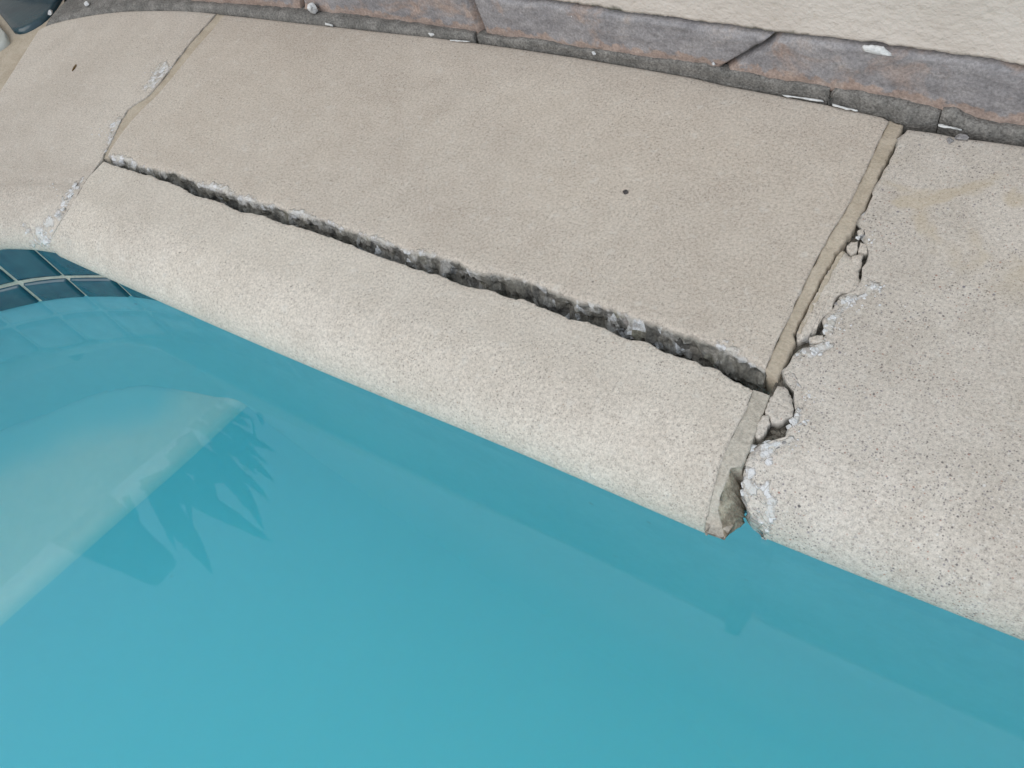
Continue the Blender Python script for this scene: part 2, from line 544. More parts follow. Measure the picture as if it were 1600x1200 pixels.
# paving sheet round the pool
big = []
for q in offset_closed(outline, -INW * 0.24):
    v = np.array(q) - np.array([1.2, -1.5])
    big.append(np.array([1.2, -1.5]) + v / np.linalg.norm(v) * 60.0)
gr = grid_obj('ground', np.array([np.c_[offset_closed(outline, -INW * 0.24), np.full(len(outline), -0.060)], np.c_[np.array(big), np.full(len(outline), -0.060)]]), mat_ground, close=True, flip=INW < 0)
tag(gr, 'plain paving around the pool', kind='structure')

# waterline tiles
def along(line, s):
    L = np.r_[0, np.cumsum(np.linalg.norm(np.diff(line, axis=0), axis=1))]
    return np.array([np.interp(s, L, line[:, k]) for k in range(2)])


L_edge = np.r_[0, np.cumsum(np.linalg.norm(np.diff(edge_line, axis=0), axis=1))]
s_ref = L_edge[np.argmin(np.linalg.norm(edge_line - np.array([-0.047, -0.087]), axis=1))]
PITCH, GAP = 0.0545, 0.0052
tile_band = empty('waterline_tiling', (-0.05, -0.09, ZW))
tag(tile_band, 'band of small glazed blue tiles along the waterline', 'tiles')
# grout sheet behind the tiles
gs = np.linspace(s_ref - 8 * PITCH, s_ref + 9 * PITCH, 200)
gl = np.array([along(edge_line, s) for s in gs])
gt = np.gradient(gl, axis=0)
gn = np.stack([-gt[:, 1], gt[:, 0]], -1)
gn /= np.linalg.norm(gn, axis=1, keepdims=True)
if np.dot(gn[100], np.array([0.6, -1.0])) < 0:
    gn = -gn
tb = Matrix.Translation(Vector((0.05, 0.09, -ZW)))


def local(P):
    return np.asarray(P) - np.array([-0.05, -0.09, ZW])


gP = np.array([np.c_[gl + gn * 0.0006, np.full(len(gl), z)] for z in (ZW - 0.0035, ZW + 0.02, -0.03)])
grid_obj('grout', local(gP), mat_tile_grout, tile_band, flip=True)
for row, (z0, z1) in enumerate(((ZW - 0.003, -0.0775), (-0.0732, -0.021))):
    for k in range(-8, 9):
        s0 = s_ref + k * PITCH + GAP / 2
        ss = np.linspace(0, PITCH - GAP, 8)
        prof = np.array([0.0, 0.0028, 0.0036, 0.0038, 0.0038, 0.0036, 0.0028, 0.0])
        zz = z0 + (z1 - z0) * np.array([0.0, 0.03, 0.10, 0.5, 0.9, 0.97, 1.0])
        zp = np.array([0.0, 0.75, 0.96, 1.0, 0.96, 0.75, 0.0])
        ss = (PITCH - GAP) * np.array([0.0, 0.012, 0.05, 0.3, 0.7, 0.95, 0.988, 1.0])
        P = np.zeros((7, 8, 3))
        for j, s in enumerate(ss):
            c = along(edge_line, s0 + s)
            d = along(edge_line, s0 + s + 1e-3) - c
            n = np.array([-d[1], d[0]]) / np.linalg.norm(d)
            if np.dot(n, np.array([0.6, -1.0])) < 0:
                n = -n
            for i in range(7):
                P[i, j, :2] = c + n * (0.0002 + min(prof[j], 0.0038 * zp[i]))
                P[i, j, 2] = zz[i]
        grid_obj('tile', local(P), mat_tile, tile_band, flip=True)

# corner step under water
ZS = -0.285
back_px = [(-500, 960), (-300, 840), (-140, 760), (-60, 725), (0, 700), (50, 680), (100, 662), (150, 645), (200, 630), (250, 620), (300, 613), (340, 614)]
front_px = [(-560, 1440), (-300, 1205), (-140, 1060), (-60, 985), (0, 932), (100, 845), (190, 766), (260, 706), (310, 660), (345, 628)]
sb = smooth_line(pxs(back_px, ZS), 60)
sf = smooth_line(pxs(front_px, ZS), 60)
sb = sb + np.array([-0.03, 0.035, 0.0])
ex = np.linspace(0, 1, 6)[1:, None]
sf = np.vstack([sf, sf[-1] + ex * (sf[-1] - sf[-6]) / np.linalg.norm(sf[-1] - sf[-6]) * 0.06])
sb = np.vstack([sb, sb[-1] + ex * (sf[-1] + np.array([-0.02, 0.0, 0]) - sb[-1])])
dirv = np.array([0.97, -0.24, 0.0])
R_ = [sb * (1 - t) + sf * t for t in np.linspace(0, 1, 40)]
ed_ = []
for Q in R_:
    dq = np.array([np.min(np.linalg.norm(edge_line - p_[:2], axis=1)) for p_ in Q])
    tip = np.clip((np.linalg.norm(Q[:, :2] - px(345, 628, ZS)[:2], axis=1) - 0.012) / 0.07, 0, 1)
    Q[:, 2] += 0.035 * np.clip(1 - dq / 0.045, 0, 1) ** 2 * tip
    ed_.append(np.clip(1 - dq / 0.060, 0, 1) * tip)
ed_ += [ed_[-1]] * 7
nose_r = [sf + dirv * (0.016 * math.sin(th)) + np.array([0, 0, -0.016 * (1 - math.cos(th))]) for th in np.linspace(0.2, math.pi / 2, 7)]
R_ += nose_r
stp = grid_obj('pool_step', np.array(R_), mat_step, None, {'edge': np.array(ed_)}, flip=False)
tag(stp, 'pale corner step under the water with straight rounded edge', kind='structure')
sfr = np.vstack([sf, sf[-1] + ex * np.array([0.10, 0.45, 0.0])])
rs_ = [np.vstack([nose_r[-1], nose_r[-1][-1] + ex * np.array([0.10, 0.45, 0.0])])] + [sfr + dirv * (0.016 + o_) + np.array([0, 0, -z_]) for o_, z_ in ((0.004, 0.05), (0.02, 0.13), (0.06, 0.24), (0.15, 0.38), (0.30, 0.52), (0.52, 0.66), (0.75, 0.80))]
grid_obj('riser', np.array(rs_), mat_plaster, stp, flip=False)

# water body
wt = np.c_[offset_closed(outline, -INW * 0.003), np.full(len(outline), ZW)]
wb = np.c_[offset_closed(outline, -INW * 0.003), np.full(len(outline), DEPTH - 0.1)]
n_o = len(outline)
wv = np.vstack([wt, wb])
wf = [list(range(n_o)) if INW > 0 else list(range(n_o))[::-1], [n_o + i for i in (range(n_o)[::-1] if INW > 0 else range(n_o))]]
for i in range(n_o):
    j = (i + 1) % n_o
    wf.append([i, n_o + i, n_o + j, j] if INW > 0 else [i, j, n_o + j, n_o + i])
wa = mesh_obj('water', wv, wf, mat_water, smooth=False)
tag(wa, 'still turquoise pool water', kind='structure')

# ------------------------------------------------------------------ coping stones
BN, BC, THICK = 0.046, 0.029, 0.055          # bullnose depth, drop to its nose, stone thickness


def bull_z(d):
    q = np.clip((BN - np.asarray(d)) / BN, 0, 1)
    return -BC * (1 - np.sqrt(np.maximum(0, 1 - q ** 2)))


def dist_to(line, p):
    a = line[:-1, :2]
    b = line[1:, :2]
    ab = b - a
    t = np.clip(np.sum((p[:2] - a) * ab, 1) / np.maximum(np.sum(ab * ab, 1), 1e-12), 0, 1)
    q = a + ab * t[:, None]
    return float(np.min(np.linalg.norm(q - p[:2], axis=1)))


def px_on(x, y, nose):
    """photo point on the rounded top of a stone with this nose line"""
    z = 0.0
    for _ in range(40):
        p = px(x, y, z)
        z = 0.6 * z + 0.4 * float(bull_z(dist_to(nose, p)))
    return px(x, y, z)


def blob_mask(P, blobs, seed=0.0):
    """uneven patches round photo points (x, y, radius)"""
    q = to_px(P)
    m = np.zeros(P.shape[:-1])
    n = nzv(P, 260.0, seed, 3)
    for bx, by, r in blobs:
        d = np.hypot(q[..., 0] - bx, q[..., 1] - by) / r
        m = np.maximum(m, np.clip(1.25 - d + 0.55 * n, 0, 1))
    return m


def stone(name, B, F, mat, Eleft=None, Eright=None, back='plain', front='bull', ncol=300, parent=None, blobs=(), seed=0.0, warp=0.12, groove=False,
          ustep=None, spall_depth=0.0022, lip_white=0.0, zdrop=None, end_rough=0.0008):
    """lofts a slab between the back line B and the front line F; ends may follow jagged lines Eleft / Eright"""
    u = np.linspace(0, 1, ncol) if ustep is None else ustep
    u = np.asarray(u)
    ncol = len(u)
    Bc = resample(B, t=u)
    Fc = resample(F, t=u)
    span = np.linalg.norm((Bc - Fc)[:, :2], axis=1)
    specs = []                                 # (kind, value)
    if back == 'plain':
        specs += [('bside', -THICK), ('bside', -0.02), ('bside', -0.003), ('bedge', (0.0004, -0.0010)), ('bedge', (0.0016, -0.0002))]
        specs += [('v', t) for t in np.linspace(0.02, 0.96 if front != 'bull' else 0.0, 26) if t > 0] if front != 'bull' else []
    else:
        for k, z in enumerate(np.linspace(-THICK, -0.0028, 13)):
            specs.append(('bfrac', z))
        specs += [('blip', (0.0, -0.0012)), ('blip', (0.0010, -0.0003)), ('blip', (0.0030, 0.0))]
    if front == 'bull':
        for t in np.linspace(0.03, 0.97, 40 if blobs else 22):
            specs.append(('flat', t))
        for th in np.linspace(0.0, math.pi / 2, 22):
            specs.append(('bull', th))
        specs += [('under', (0.0002, -BC - 0.0020)), ('under', (0.0010, -BC - 0.0032)), ('under', (0.0030, -BC - 0.0040)), ('under', (0.034, -BC - 0.0045)), ('under', (0.035, -THICK))]
    else:
        specs += [('flip', (0.0040, 0.0)), ('flip', (0.0022, -0.0002)), ('flip', (0.0010, -0.0006)), ('flip', (0.0, -0.0016))]
        for z in np.linspace(-0.0030, -THICK, 16):
            specs.append(('ffrac', z))
    R = len(specs)
    P = np.zeros((R, ncol, 3))
    V = np.zeros((R, ncol))
    fracm = np.zeros((R, ncol))
    for i, (k, val) in enumerate(specs):
        z = np.zeros(ncol)
        d = np.zeros(ncol)
        if k in ('bside', 'bfrac'):
            v = np.zeros(ncol)
            z[:] = val
        elif k in ('bedge', 'blip'):
            v = val[0] / span
            z[:] = val[1]
        elif k == 'v':
            v = np.full(ncol, val)
        elif k == 'flat':
            v = 0.0042 / span + (val - 0.03) / 0.94 * 0.985 * (1 - BN / span - 0.0042 / span)
            if groove and val > 0.955:
                z[:] = -0.0009
        elif k == 'bull':
            d = BN * (1 - math.sin(val))
            v = 1 - d / span
            z[:] = -BC * (1 - math.cos(val))
        elif k == 'under':
            v = 1 - val[0] / span
            z[:] = val[1]
        elif k == 'flip':
            v = 1 - val[0] / span
            z[:] = val[1]
        elif k == 'ffrac':
            v = np.ones(ncol)
            z[:] = val
        P[i] = Bc * (1 - v)[:, None] + Fc * v[:, None]
        P[i, :, 2] = z
        V[i] = v
        if k in ('bfrac', 'ffrac'):
            fracm[i] = 1
        if (k == 'flip' and val[0] == 0) or (k == 'blip' and val[0] == 0):
            fracm[i] = 0.55
    # jagged ends
    for E, end in ((Eleft, 0), (Eright, -1)):
        if E is None:
            continue
        E = np.asarray(E)
        b0, f0 = Bc[end], Fc[end]
        ax = (f0 - b0)[:2]
        ve = (E[:, :2] - b0[:2]) @ ax / (ax @ ax)
        o = np.argsort(ve)
        ve, Es = ve[o], E[o]
        vv = V[:, end]
        tgt = np.stack([np.interp(vv, ve, Es[:, k]) for k in range(2)], -1)
        delta = tgt - P[:, end, :2]
        du = np.abs(u - u[end])
        w = np.clip(1 - du / warp, 0, 1) ** 2
        P[:, :, :2] += delta[:, None, :] * w[None, :, None]
    # broken faces
    nrm = (Fc - Bc)
    nrm[:, 2] = 0
    nrm /= np.linalg.norm(nrm, axis=1, keepdims=True)
    for i, (k, val) in enumerate(specs):
        if k in ('ffrac', 'bfrac'):
            dep = min(1.0, (-val) / 0.010)
            o = 0.0040 * nzv(P[i], 70.0, seed + 3.0, 4) + 0.0016 * nzv(P[i], 330.0, seed + 9.0, 3)
            lean = (0.0035 if k == 'ffrac' else 0.004) * min(1.0, (-val) / 0.02)
            P[i] += nrm * ((o * dep) + lean)[:, None]
        if k in ('flip', 'blip') and val[0] < 0.0035:
            P[i, :, 2] -= np.clip((0.0007 if k == 'flip' else 0.0003) * (nzv(P[i], 240.0, seed + 5, 3) + 0.1), 0, 0.002)
    spall = np.zeros((R, ncol))
    if blobs:
        spall = blob_mask(P, blobs, seed)
        rough = nzv(P, 300.0, seed + 2, 3)
        P[:, :, 2] -= spall * (spall_depth * 0.6 + 0.0007 * rough)
    if lip_white:
        for i, (k, val) in enumerate(specs):
            if k == 'flip' or (k == 'ffrac' and val > -0.009):
                base = 0.75 if k == 'flip' and val[0] < 0.0012 else (0.30 if k == 'flip' and val[0] < 0.003 else (0.62 if k == 'ffrac' else 0.0))
                if k == 'ffrac':
                    base *= 1.0 - (-val) / 0.016
                n = nzv(P[i], 38.0, seed + 20, 3)
                spall[i] = np.maximum(spall[i], np.clip((base * 0.60 + 0.80 * n) * lip_white, 0, 1))
    if zdrop is not None:
        P[:, :, 2] += zdrop(P)
    # ends closed down to the bed, inside the bullnose section
    zmin = np.full(R, -THICK)
    for i, (k, val) in enumerate(specs):
        if k == 'bull':
            dd = BN * (1 - math.sin(val))
            zmin[i] = -BC - 0.0042 if dd < 0.034 else -THICK
        elif k == 'under':
            zmin[i] = val[1]
    cols = [P]
    for end in (0, -1):
        dirn = P[:, end] - P[:, 1 if end == 0 else -2]
        dirn[:, 2] = 0
        dirn /= np.maximum(np.linalg.norm(dirn, axis=1, keepdims=True), 1e-9)
        seq = []
        for dz, out_ in ((0.0016, 0.0004), (0.006, 0.0002), (0.014, 0.0), (0.028, -0.0005), (0.06, -0.001)):
            Q = P[:, end].copy()
            Q[:, 2] = np.maximum(Q[:, 2] - dz, np.minimum(zmin, Q[:, 2]))
            Q += dirn * (out_ + end_rough * 1.6 * nzv(Q, 260.0, seed + 4, 3))[:, None]
            seq.append(Q)
        seq = np.stack(seq, 1)
        if end == 0:
            cols = [seq[:, ::-1]] + cols
        else:
            cols = cols + [seq]
        fr = np.ones((R, seq.shape[1])) * (1.0 if end_rough > 0.001 else 0.6)
        sp = np.repeat(spall[:, end][:, None], seq.shape[1], 1) * 0.8
        if end_rough > 0.001 and end == 0:
            sp = np.maximum(sp, 0.75 * (P[:, end, 1] < -0.01)[:, None])
        if end == 0:
            fracm, spall = np.hstack([fr, fracm]), np.hstack([sp, spall])
        else:
            fracm, spall = np.hstack([fracm, fr]), np.hstack([spall, sp])
    P = np.concatenate(cols, 1)
    # the very end columns of the top get a soft arris
    flat = [(specs[i][0] in ('ffrac', 'bfrac')) or (specs[i][0] in ('blip', 'flip') and specs[i][1][0] < 0.002) for i in range(R - 1)]
    return grid_obj(name, P, mat, parent, {'frac': fracm, 'spall': spall}, flip=True, flat_rows=flat)


def ribbon(name, Lp, Rp, mat, parent=None, n=140, zoff=-0.0008, depth=0.03, seed=0.0, cols=7, rough=0.0004, dish=0.0005):
    """a filled joint between two lines already on the stone's top"""
    A = jag(resample(Lp, n), rough * 1.5, 300.0, seed)
    B = jag(resample(Rp, n), rough * 2.0, 220.0, seed + 3)
    C = []
    for t in np.linspace(0, 1, cols):
        Q = A * (1 - t) + B * t
        Q[:, 2] += zoff - dish * math.sin(math.pi * t) + rough * nzv(Q, 160.0, seed + 7, 3)
        C.append(Q)
    C0, C1 = C[0].copy(), C[-1].copy()
    C[0] = C[0] + np.array([0, 0, -0.0003])
    C[-1] = C[-1] + np.array([0, 0, -0.0006])
    lo0, lo1 = C0.copy(), C1.copy()
    lo0[:, 2] -= depth
    lo1[:, 2] -= depth
    P = np.stack([lo0] + C + [lo1], 0)
    P = np.concatenate([P[:, :1] - np.array([0, 0, depth]), P, P[:, -1:] - np.array([0, 0, depth])], 1)
    return grid_obj(name, P, mat, parent, {'frac': np.zeros(P.shape[:2]), 'spall': np.zeros(P.shape[:2])}, flip=False)


# lines read from the photograph
back_edge = [(338, 20), (400, 27), (480, 36), (520, 40), (610, 50), (670, 56), (740, 65), (800, 73), (900, 88), (1000, 105), (1080, 119), (1130, 131), (1200, 144), (1290, 161), (1380, 181), (1390, 187)]
lip_back = [(166, 244), (180, 246), (205, 250), (213, 257), (225, 260), (240, 263), (255, 267), (270, 268), (285, 274), (300, 281), (308, 287), (320, 290), (335, 293), (350, 298), (365, 303), (380, 309), (395, 314),
            (410, 317), (425, 319), (435, 324), (450, 330), (470, 333), (480, 337), (500, 342), (515, 347), (530, 354), (545, 359), (560, 364), (575, 370), (590, 373), (605, 378), (620, 383), (635, 390), (650, 393),
            (665, 395), (680, 398), (700, 404), (715, 408), (725, 415), (740, 423), (755, 425), (765, 427), (775, 425), (790, 431), (810, 434), (825, 439), (840, 444), (855, 450), (865, 455), (880, 460), (895, 466),
            (905, 471), (920, 472), (940, 479), (960, 484), (980, 492), (1000, 500), (1020, 504), (1040, 512), (1060, 520), (1080, 524), (1100, 532), (1120, 540), (1140, 546), (1155, 554), (1170, 565), (1185, 572), (1196, 578)]
lip_front = [(165, 252), (175, 256), (195, 262), (205, 265), (220, 270), (235, 273), (250, 280), (262, 283), (275, 288), (285, 292), (295, 300), (310, 306), (325, 309), (345, 315), (365, 325), (375, 329), (390, 331),
             (410, 335), (425, 342), (440, 347), (460, 352), (480, 358), (500, 364), (515, 369), (535, 376), (550, 382), (565, 389), (585, 396), (600, 401), (615, 406), (630, 411), (645, 418), (660, 420), (670, 425),
             (685, 428), (700, 435), (715, 441), (730, 446), (745, 449), (760, 450), (775, 455), (790, 462), (805, 466), (815, 465), (830, 471), (845, 478), (860, 484), (875, 490), (890, 497), (905, 499), (920, 502),
             (940, 509), (955, 515), (970, 524), (985, 529), (1000, 530), (1010, 533), (1025, 540), (1040, 549), (1060, 555), (1085, 562), (1098, 570), (1110, 571), (1125, 577), (1140, 590), (1160, 600), (1177, 608)]
joint_left_west = [(338, 20), (298, 64), (278, 90), (252, 125), (230, 150), (203, 166), (192, 180), (182, 200), (172, 222), (164, 236), (160, 246)]
joint_left_east = [(353, 22), (327, 52), (308, 73), (288, 98), (269, 121), (246, 148), (221, 172), (204, 190), (188, 211), (176, 228), (168, 243)]
front_left_end = [(163, 251), (152, 263), (138, 277), (119.5, 309), (104.5, 334), (89.5, 359), (83, 384), (86, 394)]
west_right_end = joint_left_west + [(150, 262), (137, 277), (118, 308), (103, 333), (88, 358), (80, 384), (83, 392)]
grout_w = [(1390, 187), (1375, 215), (1355, 260), (1335, 300), (1329, 312), (1319, 331), (1300, 360), (1285, 387), (1270, 416), (1250, 456), (1232, 496), (1215, 531), (1201, 563), (1196, 577)]
grout_e = [(1412, 194), (1402, 216), (1388, 244), (1374, 270), (1363, 298), (1349, 325), (1337, 349), (1328, 364), (1318, 379), (1312, 389), (1305, 394), (1299, 408), (1290, 422), (1281, 436), (1276, 451), (1264, 470),
           (1256, 488), (1249, 500), (1240, 518), (1242, 533), (1229, 560), (1221, 578), (1215, 588)]
front_grout_w = [(1177, 608), (1165, 640), (1150, 670), (1140, 690), (1126, 720), (1116, 760), (1108, 790), (1101, 826)]
right_left_end = [(1420, 200), (1407, 216), (1394, 243), (1379, 270), (1368, 298), (1354, 325), (1345, 350), (1353, 372), (1358, 395), (1350, 411), (1344, 424), (1346, 440), (1342, 451), (1331, 457.5), (1317, 458.5), (1309, 465),
                  (1304, 479), (1297, 490), (1288, 501), (1285, 513), (1290, 528), (1280, 537), (1262, 537), (1249, 543), (1234, 566), (1225, 582), (1226, 592), (1234, 599), (1240.5, 614), (1244, 636), (1242, 650), (1236, 660),
                  (1236, 670), (1225, 681), (1210, 688), (1196, 692), (1181, 692), (1175, 700), (1169, 710), (1164, 725), (1160, 745), (1161, 765), (1166, 790), (1173, 808), (1188, 826), (1203, 839), (1216, 848)]

nose_mid = pxs([(84, 396), (110, 409), (250, 472), (400, 538), (600, 622), (800, 703), (1000, 790), (1100, 834)], -0.031)
nose_mid = smooth_line(nose_mid, 60, 2)
ext = nose_mid[-1] + (nose_mid[-1] - nose_mid[-20]) * 0.35
nose_mid_long = np.vstack([nose_mid, ext[None]])
nose_mid0 = nose_mid.copy()
nose_mid0[:, 2] = 0

# middle stone, back piece
mid = stone('coping_stone', pxs([(353, 22)] + back_edge[1:]), jag(resample(pxs(lip_back), 420), 0.0007, 210.0, 2.0), mat_stone, Eleft=pxs(joint_left_east), Eright=pxs(grout_w),
            front='frac', ncol=420, seed=1.0, warp=0.06, lip_white=1.0)
tag(mid, 'wide beige coping stone behind the long crack, its front strip split off', 'coping stone', 'concrete coping stones along the pool edge')
ribbon('grout_strip', pxs(joint_left_west) + np.array([0.0002, 0, 0]), pxs(joint_left_east), mat_grout, mid, seed=3.0, zoff=-0.0010)
g = ribbon('grout_strip', pxs(grout_w), pxs(grout_e), mat_grout, mid, n=200, seed=5.0, zoff=-0.0006)

# middle stone, split-off front piece
front_right = np.array([px_on(x, y, nose_mid_long) for x, y in front_grout_w])
front_left = np.array([px_on(x, y, nose_mid_long) for x, y in front_left_end])
mid_f = stone('coping_strip', jag(resample(pxs(lip_front), 420), 0.0006, 260.0, 6.0), nose_mid0, mat_stone_front_lit, Eleft=front_left, Eright=front_right, back='frac', ncol=420, seed=4.0, warp=0.05)
tag(mid_f, 'long rounded strip broken off the middle coping stone, leaning over the water', 'coping stone', 'concrete coping stones along the pool edge')

# grout left on the right end of the split-off strip, its lower end broken away
gA = [(1177, 608), (1171, 625), (1165, 640), (1150, 670), (1140, 690), (1126, 720), (1116, 760), (1108, 790), (1103, 815), (1101, 832)]
gB = [(1203, 617), (1197, 634), (1190, 650), (1180, 676), (1172, 700), (1158, 729), (1141, 731), (1129, 764), (1121, 792), (1128, 826), (1132, 843)]
LA = resample(np.array([px_on(x, y, nose_mid_long) for x, y in gA]), 120)
LB = resample(np.array([px_on(x, y, nose_mid_long) for x, y in gB]), 120)
Cc = []
for t in np.linspace(0, 1, 8):
    Q = LA * (1 - t) + LB * t
    Q[:, 2] += -0.0006 + 0.0004 * nzv(Q, 160.0, 11, 3)
    Cc.append(Q)
tt = np.linspace(0, 1, 120)
brk = np.clip((tt - 0.48) / 0.10, 0, 1)                # where the end is broken open
fr_at = [np.zeros(120)] * 8
near = np.clip((tt - 0.62) / 0.38, 0, 1)
for k, (out_, dz) in enumerate(((0.0003, 0.0012), (0.0018, 0.004), (0.0036, 0.008), (0.0056, 0.013), (0.0068, 0.018), (0.0070, 0.024), (0.0040, 0.030))):
    Q = LB.copy()
    w = np.sin(np.clip((tt - 0.44) / 0.56, 0, 1) * math.pi) ** 0.7
    Q[:, 0] += out_ * (0.12 + 1.25 * w * brk) + 0.0011 * nzv(Q, 230.0, 13 + k, 3) * (0.3 + brk) * (1 - near ** 4)
    Q[:, 1] += 0.0008 * nzv(Q, 230.0, 33 + k, 3) + dz * 0.55 * near
    Q[:, 2] -= dz * (1 - 0.72 * near) + 0.0010 * np.abs(nzv(Q, 140.0, 23 + k, 3)) * brk
    Cc.append(Q)
    fr_at.append(0.25 + 0.75 * brk)
Pg = np.stack(Cc, 0)
endrow = Pg[:, -1:].copy()
endrow[:, :, 2] -= 0.003
endrow[:, :, 1] += 0.010
Pg = np.concatenate([Pg, endrow], 1)
Mg = Mat('broken_grout')
frn = Mg.attr('frac')
base = Mg.mix(Mg.sstep(Mg.noise(45.0, 5.0, 0.6), 0.35, 0.65), (0.39, 0.35, 0.295), (0.46, 0.42, 0.36))
br = Mg.mix(Mg.sstep(Mg.noise(120.0, 4.0, 0.6), 0.40, 0.62), (0.24, 0.20, 0.15), (0.40, 0.35, 0.27))
cg = Mg.mix(frn, base, br)
cg = Mg.mix(1.0, cg, Mg.ramp(Mg.noise(600.0, 3.0, 0.7), [(0.3, 0.75), (0.7, 1.22)]), 'MULTIPLY')
mat_broken_grout = Mg.surf(cg, 0.9, Mg.bump(Mg.noise(300.0, 4.0, 0.65), 0.0018, 0.7), 0.2)
fa = np.concatenate([np.stack(fr_at, 0), np.stack(fr_at, 0)[:, -1:]], 1)
grid_obj('grout_strip', Pg, mat_broken_grout, mid_f, {'frac': fa}, flip=False)

# left stone
Bl = pxs([(62, 45), (75, 38), (100, 31), (130, 25), (160, 20), (200, 16), (250, 15), (300, 16), (338, 20)])
e0 = px(62, 45)
e1 = px(5, 155)
ed = (e1 - e0) / np.linalg.norm(e1 - e0)
Fl_z = np.vstack([[(-0.128, -0.142, 0)], [(-0.098, -0.122, 0)], pxs([(0, 389), (30, 389.5), (60, 390.5), (83, 392)], -0.031)])
Fl = smooth_line(Fl_z, 60, 2)
Fl[:, 2] = 0
wr = np.array([px_on(x, y, Fl) for x, y in west_right_end])
Bl_s = smooth_line(Bl, 60, 2)
left_blobs = [(258, 104, 10), (248, 114, 13), (238, 128, 11), (226, 138, 7), (184, 186, 8), (178, 200, 9), (171, 216, 7), (166, 232, 6), (128, 282, 5), (118, 290, 8), (109, 302, 9), (100, 316, 9), (92, 334, 11), (76, 346, 11),
              (62, 362, 12), (70, 376, 12), (44, 360, 6), (37, 351, 5), (52, 378, 8)]
us = np.r_[np.linspace(0, 0.45, 60, endpoint=False), np.linspace(0.45, 1, 230)]
left = stone('coping_stone', Bl_s, Fl, mat_stone_left, Eright=wr, ustep=us, seed=8.0, warp=0.25, blobs=left_blobs, groove=True, spall_depth=0.0014)
tag(left, 'pale coping stone at the curve, white chips along its cracked edge', 'coping stone', 'concrete coping stones along the pool edge')

# right stone
Br = np.vstack([pxs([(1420, 200), (1460, 205), (1500, 213), (1550, 219), (1600, 226)]), [(0.72, 0.187, 0), (0.95, 0.197, 0), (1.18, 0.208, 0)]])
Fr = np.vstack([pxs([(1216, 848), (1300, 883), (1400, 923), (1500, 963), (1600, 1002)], -0.031), [(0.82, -0.052, 0), (1.0, -0.043, 0), (1.20, -0.034, 0)]])
Fr[:, 2] = 0
Fr_s = smooth_line(Fr, 80, 2)
rl = np.array([px_on(x, y, np.vstack([Fr_s[:1] - (Fr_s[3] - Fr_s[0]) * 3, Fr_s])) for x, y in right_left_end])
rl = jag(resample(rl, 200), 0.0012, 260.0, 3.0)
right_blobs = [(1366, 446, 12), (1356, 452, 8), (1322, 468, 14), (1335, 466, 8), (1312, 484, 9), (1300, 500, 9), (1294, 514, 9), (1296, 536, 8), (1276, 546, 13), (1262, 550, 12), (1246, 558, 9), (1240, 580, 6), (1240, 657, 12), (1252, 652, 8),
               (1236, 690, 9), (1220, 694, 14), (1205, 700, 14), (1192, 710, 14), (1180, 706, 10), (1200, 720, 8), (1172, 735, 12), (1168, 755, 12), (1166, 772, 11), (1180, 765, 8), (1194, 764, 10), (1200, 780, 13), (1206, 796, 10), (1196, 812, 13), (1208, 806, 8),
               (1184, 800, 9), (1200, 828, 10), (1180, 812, 9), (1344, 370, 6), (1362, 380, 5), (1244, 600, 6), (1250, 640, 7), (1248, 620, 6)]
us = np.r_[np.linspace(0, 0.13, 90, endpoint=False), np.linspace(0.13, 0.35, 60, endpoint=False), np.linspace(0.35, 1, 40)]
right = stone('coping_stone', Br, Fr_s, mat_stone_right, Eleft=rl, ustep=us, seed=12.0, warp=0.16, blobs=right_blobs, spall_depth=0.0012, end_rough=0.0022)
tag(right, 'speckled worn coping stone with ochre stains and a crumbling edge', 'coping stone', 'concrete coping stones along the pool edge')

# ------------------------------------------------------------------ loose chips
def chip_poly(name, pts, thick, mat, z=0.0, seed=0.0, tilt=(0, 0), nose=None, parent=None, sub=5):
    """flat broken flake with the outline seen from above"""
    base = np.array([px_on(x, y, nose) if nose is not None else px(x, y, z) for x, y in pts])
    ring = resample(np.vstack([base, base[:1]]), len(pts) * sub + 1)[:-1]
    c = ring.mean(0)
    t = np.roll(ring, -1, 0) - np.roll(ring, 1, 0)
    n = np.stack([t[:, 1], -t[:, 0], np.zeros(len(t))], -1)
    n /= np.maximum(np.linalg.norm(n, axis=1, keepdims=True), 1e-9)
    ring = ring + n * (0.0006 * nzv(ring, 400.0, seed, 3))[:, None]
    rings = []
    for f, dz in ((0.35, 0.0), (0.7, 0.0), (0.93, -0.0001), (1.0, -0.0008), (1.02, -thick * 0.4), (0.97, -thick * 0.75), (0.86, -thick)):
        Q = c + (ring - c) * f
        Q[:, 2] = ring[:, 2] * f + c[2] * (1 - f) + dz + 0.0005 * nzv(Q, 220.0, seed + 4, 3)
        Q[:, 2] += tilt[0] * (Q[:, 0] - c[0]) + tilt[1] * (Q[:, 1] - c[1])
        rings.append(Q)
    n_ = len(ring)
    V = np.vstack(rings + [c[None] + np.array([[0, 0, 0.0002]]), c[None] - np.array([[0, 0, thick]])])
    F = []
    R = len(rings)
    for i in range(R - 1):
        for j in range(n_):
            k = (j + 1) % n_
            F.append((i * n_ + j, i * n_ + k, (i + 1) * n_ + k, (i + 1) * n_ + j))
    for j in range(n_):
        k = (j + 1) % n_
        F.append((R * n_, k, j)[::-1])
        F.append((R * n_ + 1, (R - 1) * n_ + j, (R - 1) * n_ + k)[::-1])
    fr = np.concatenate([np.repeat([0, 0, 0, 0.2, 0.9, 1, 1], n_), [0, 1]])
    o = mesh_obj(name, V, F, mat, parent, True, {'frac': fr, 'spall': np.zeros(len(V))})
    bm = bmesh.new()
    bm.from_mesh(o.data)
    bmesh.ops.recalc_face_normals(bm, faces=bm.faces)
    bm.to_mesh(o.data)
    bm.free()
    return o


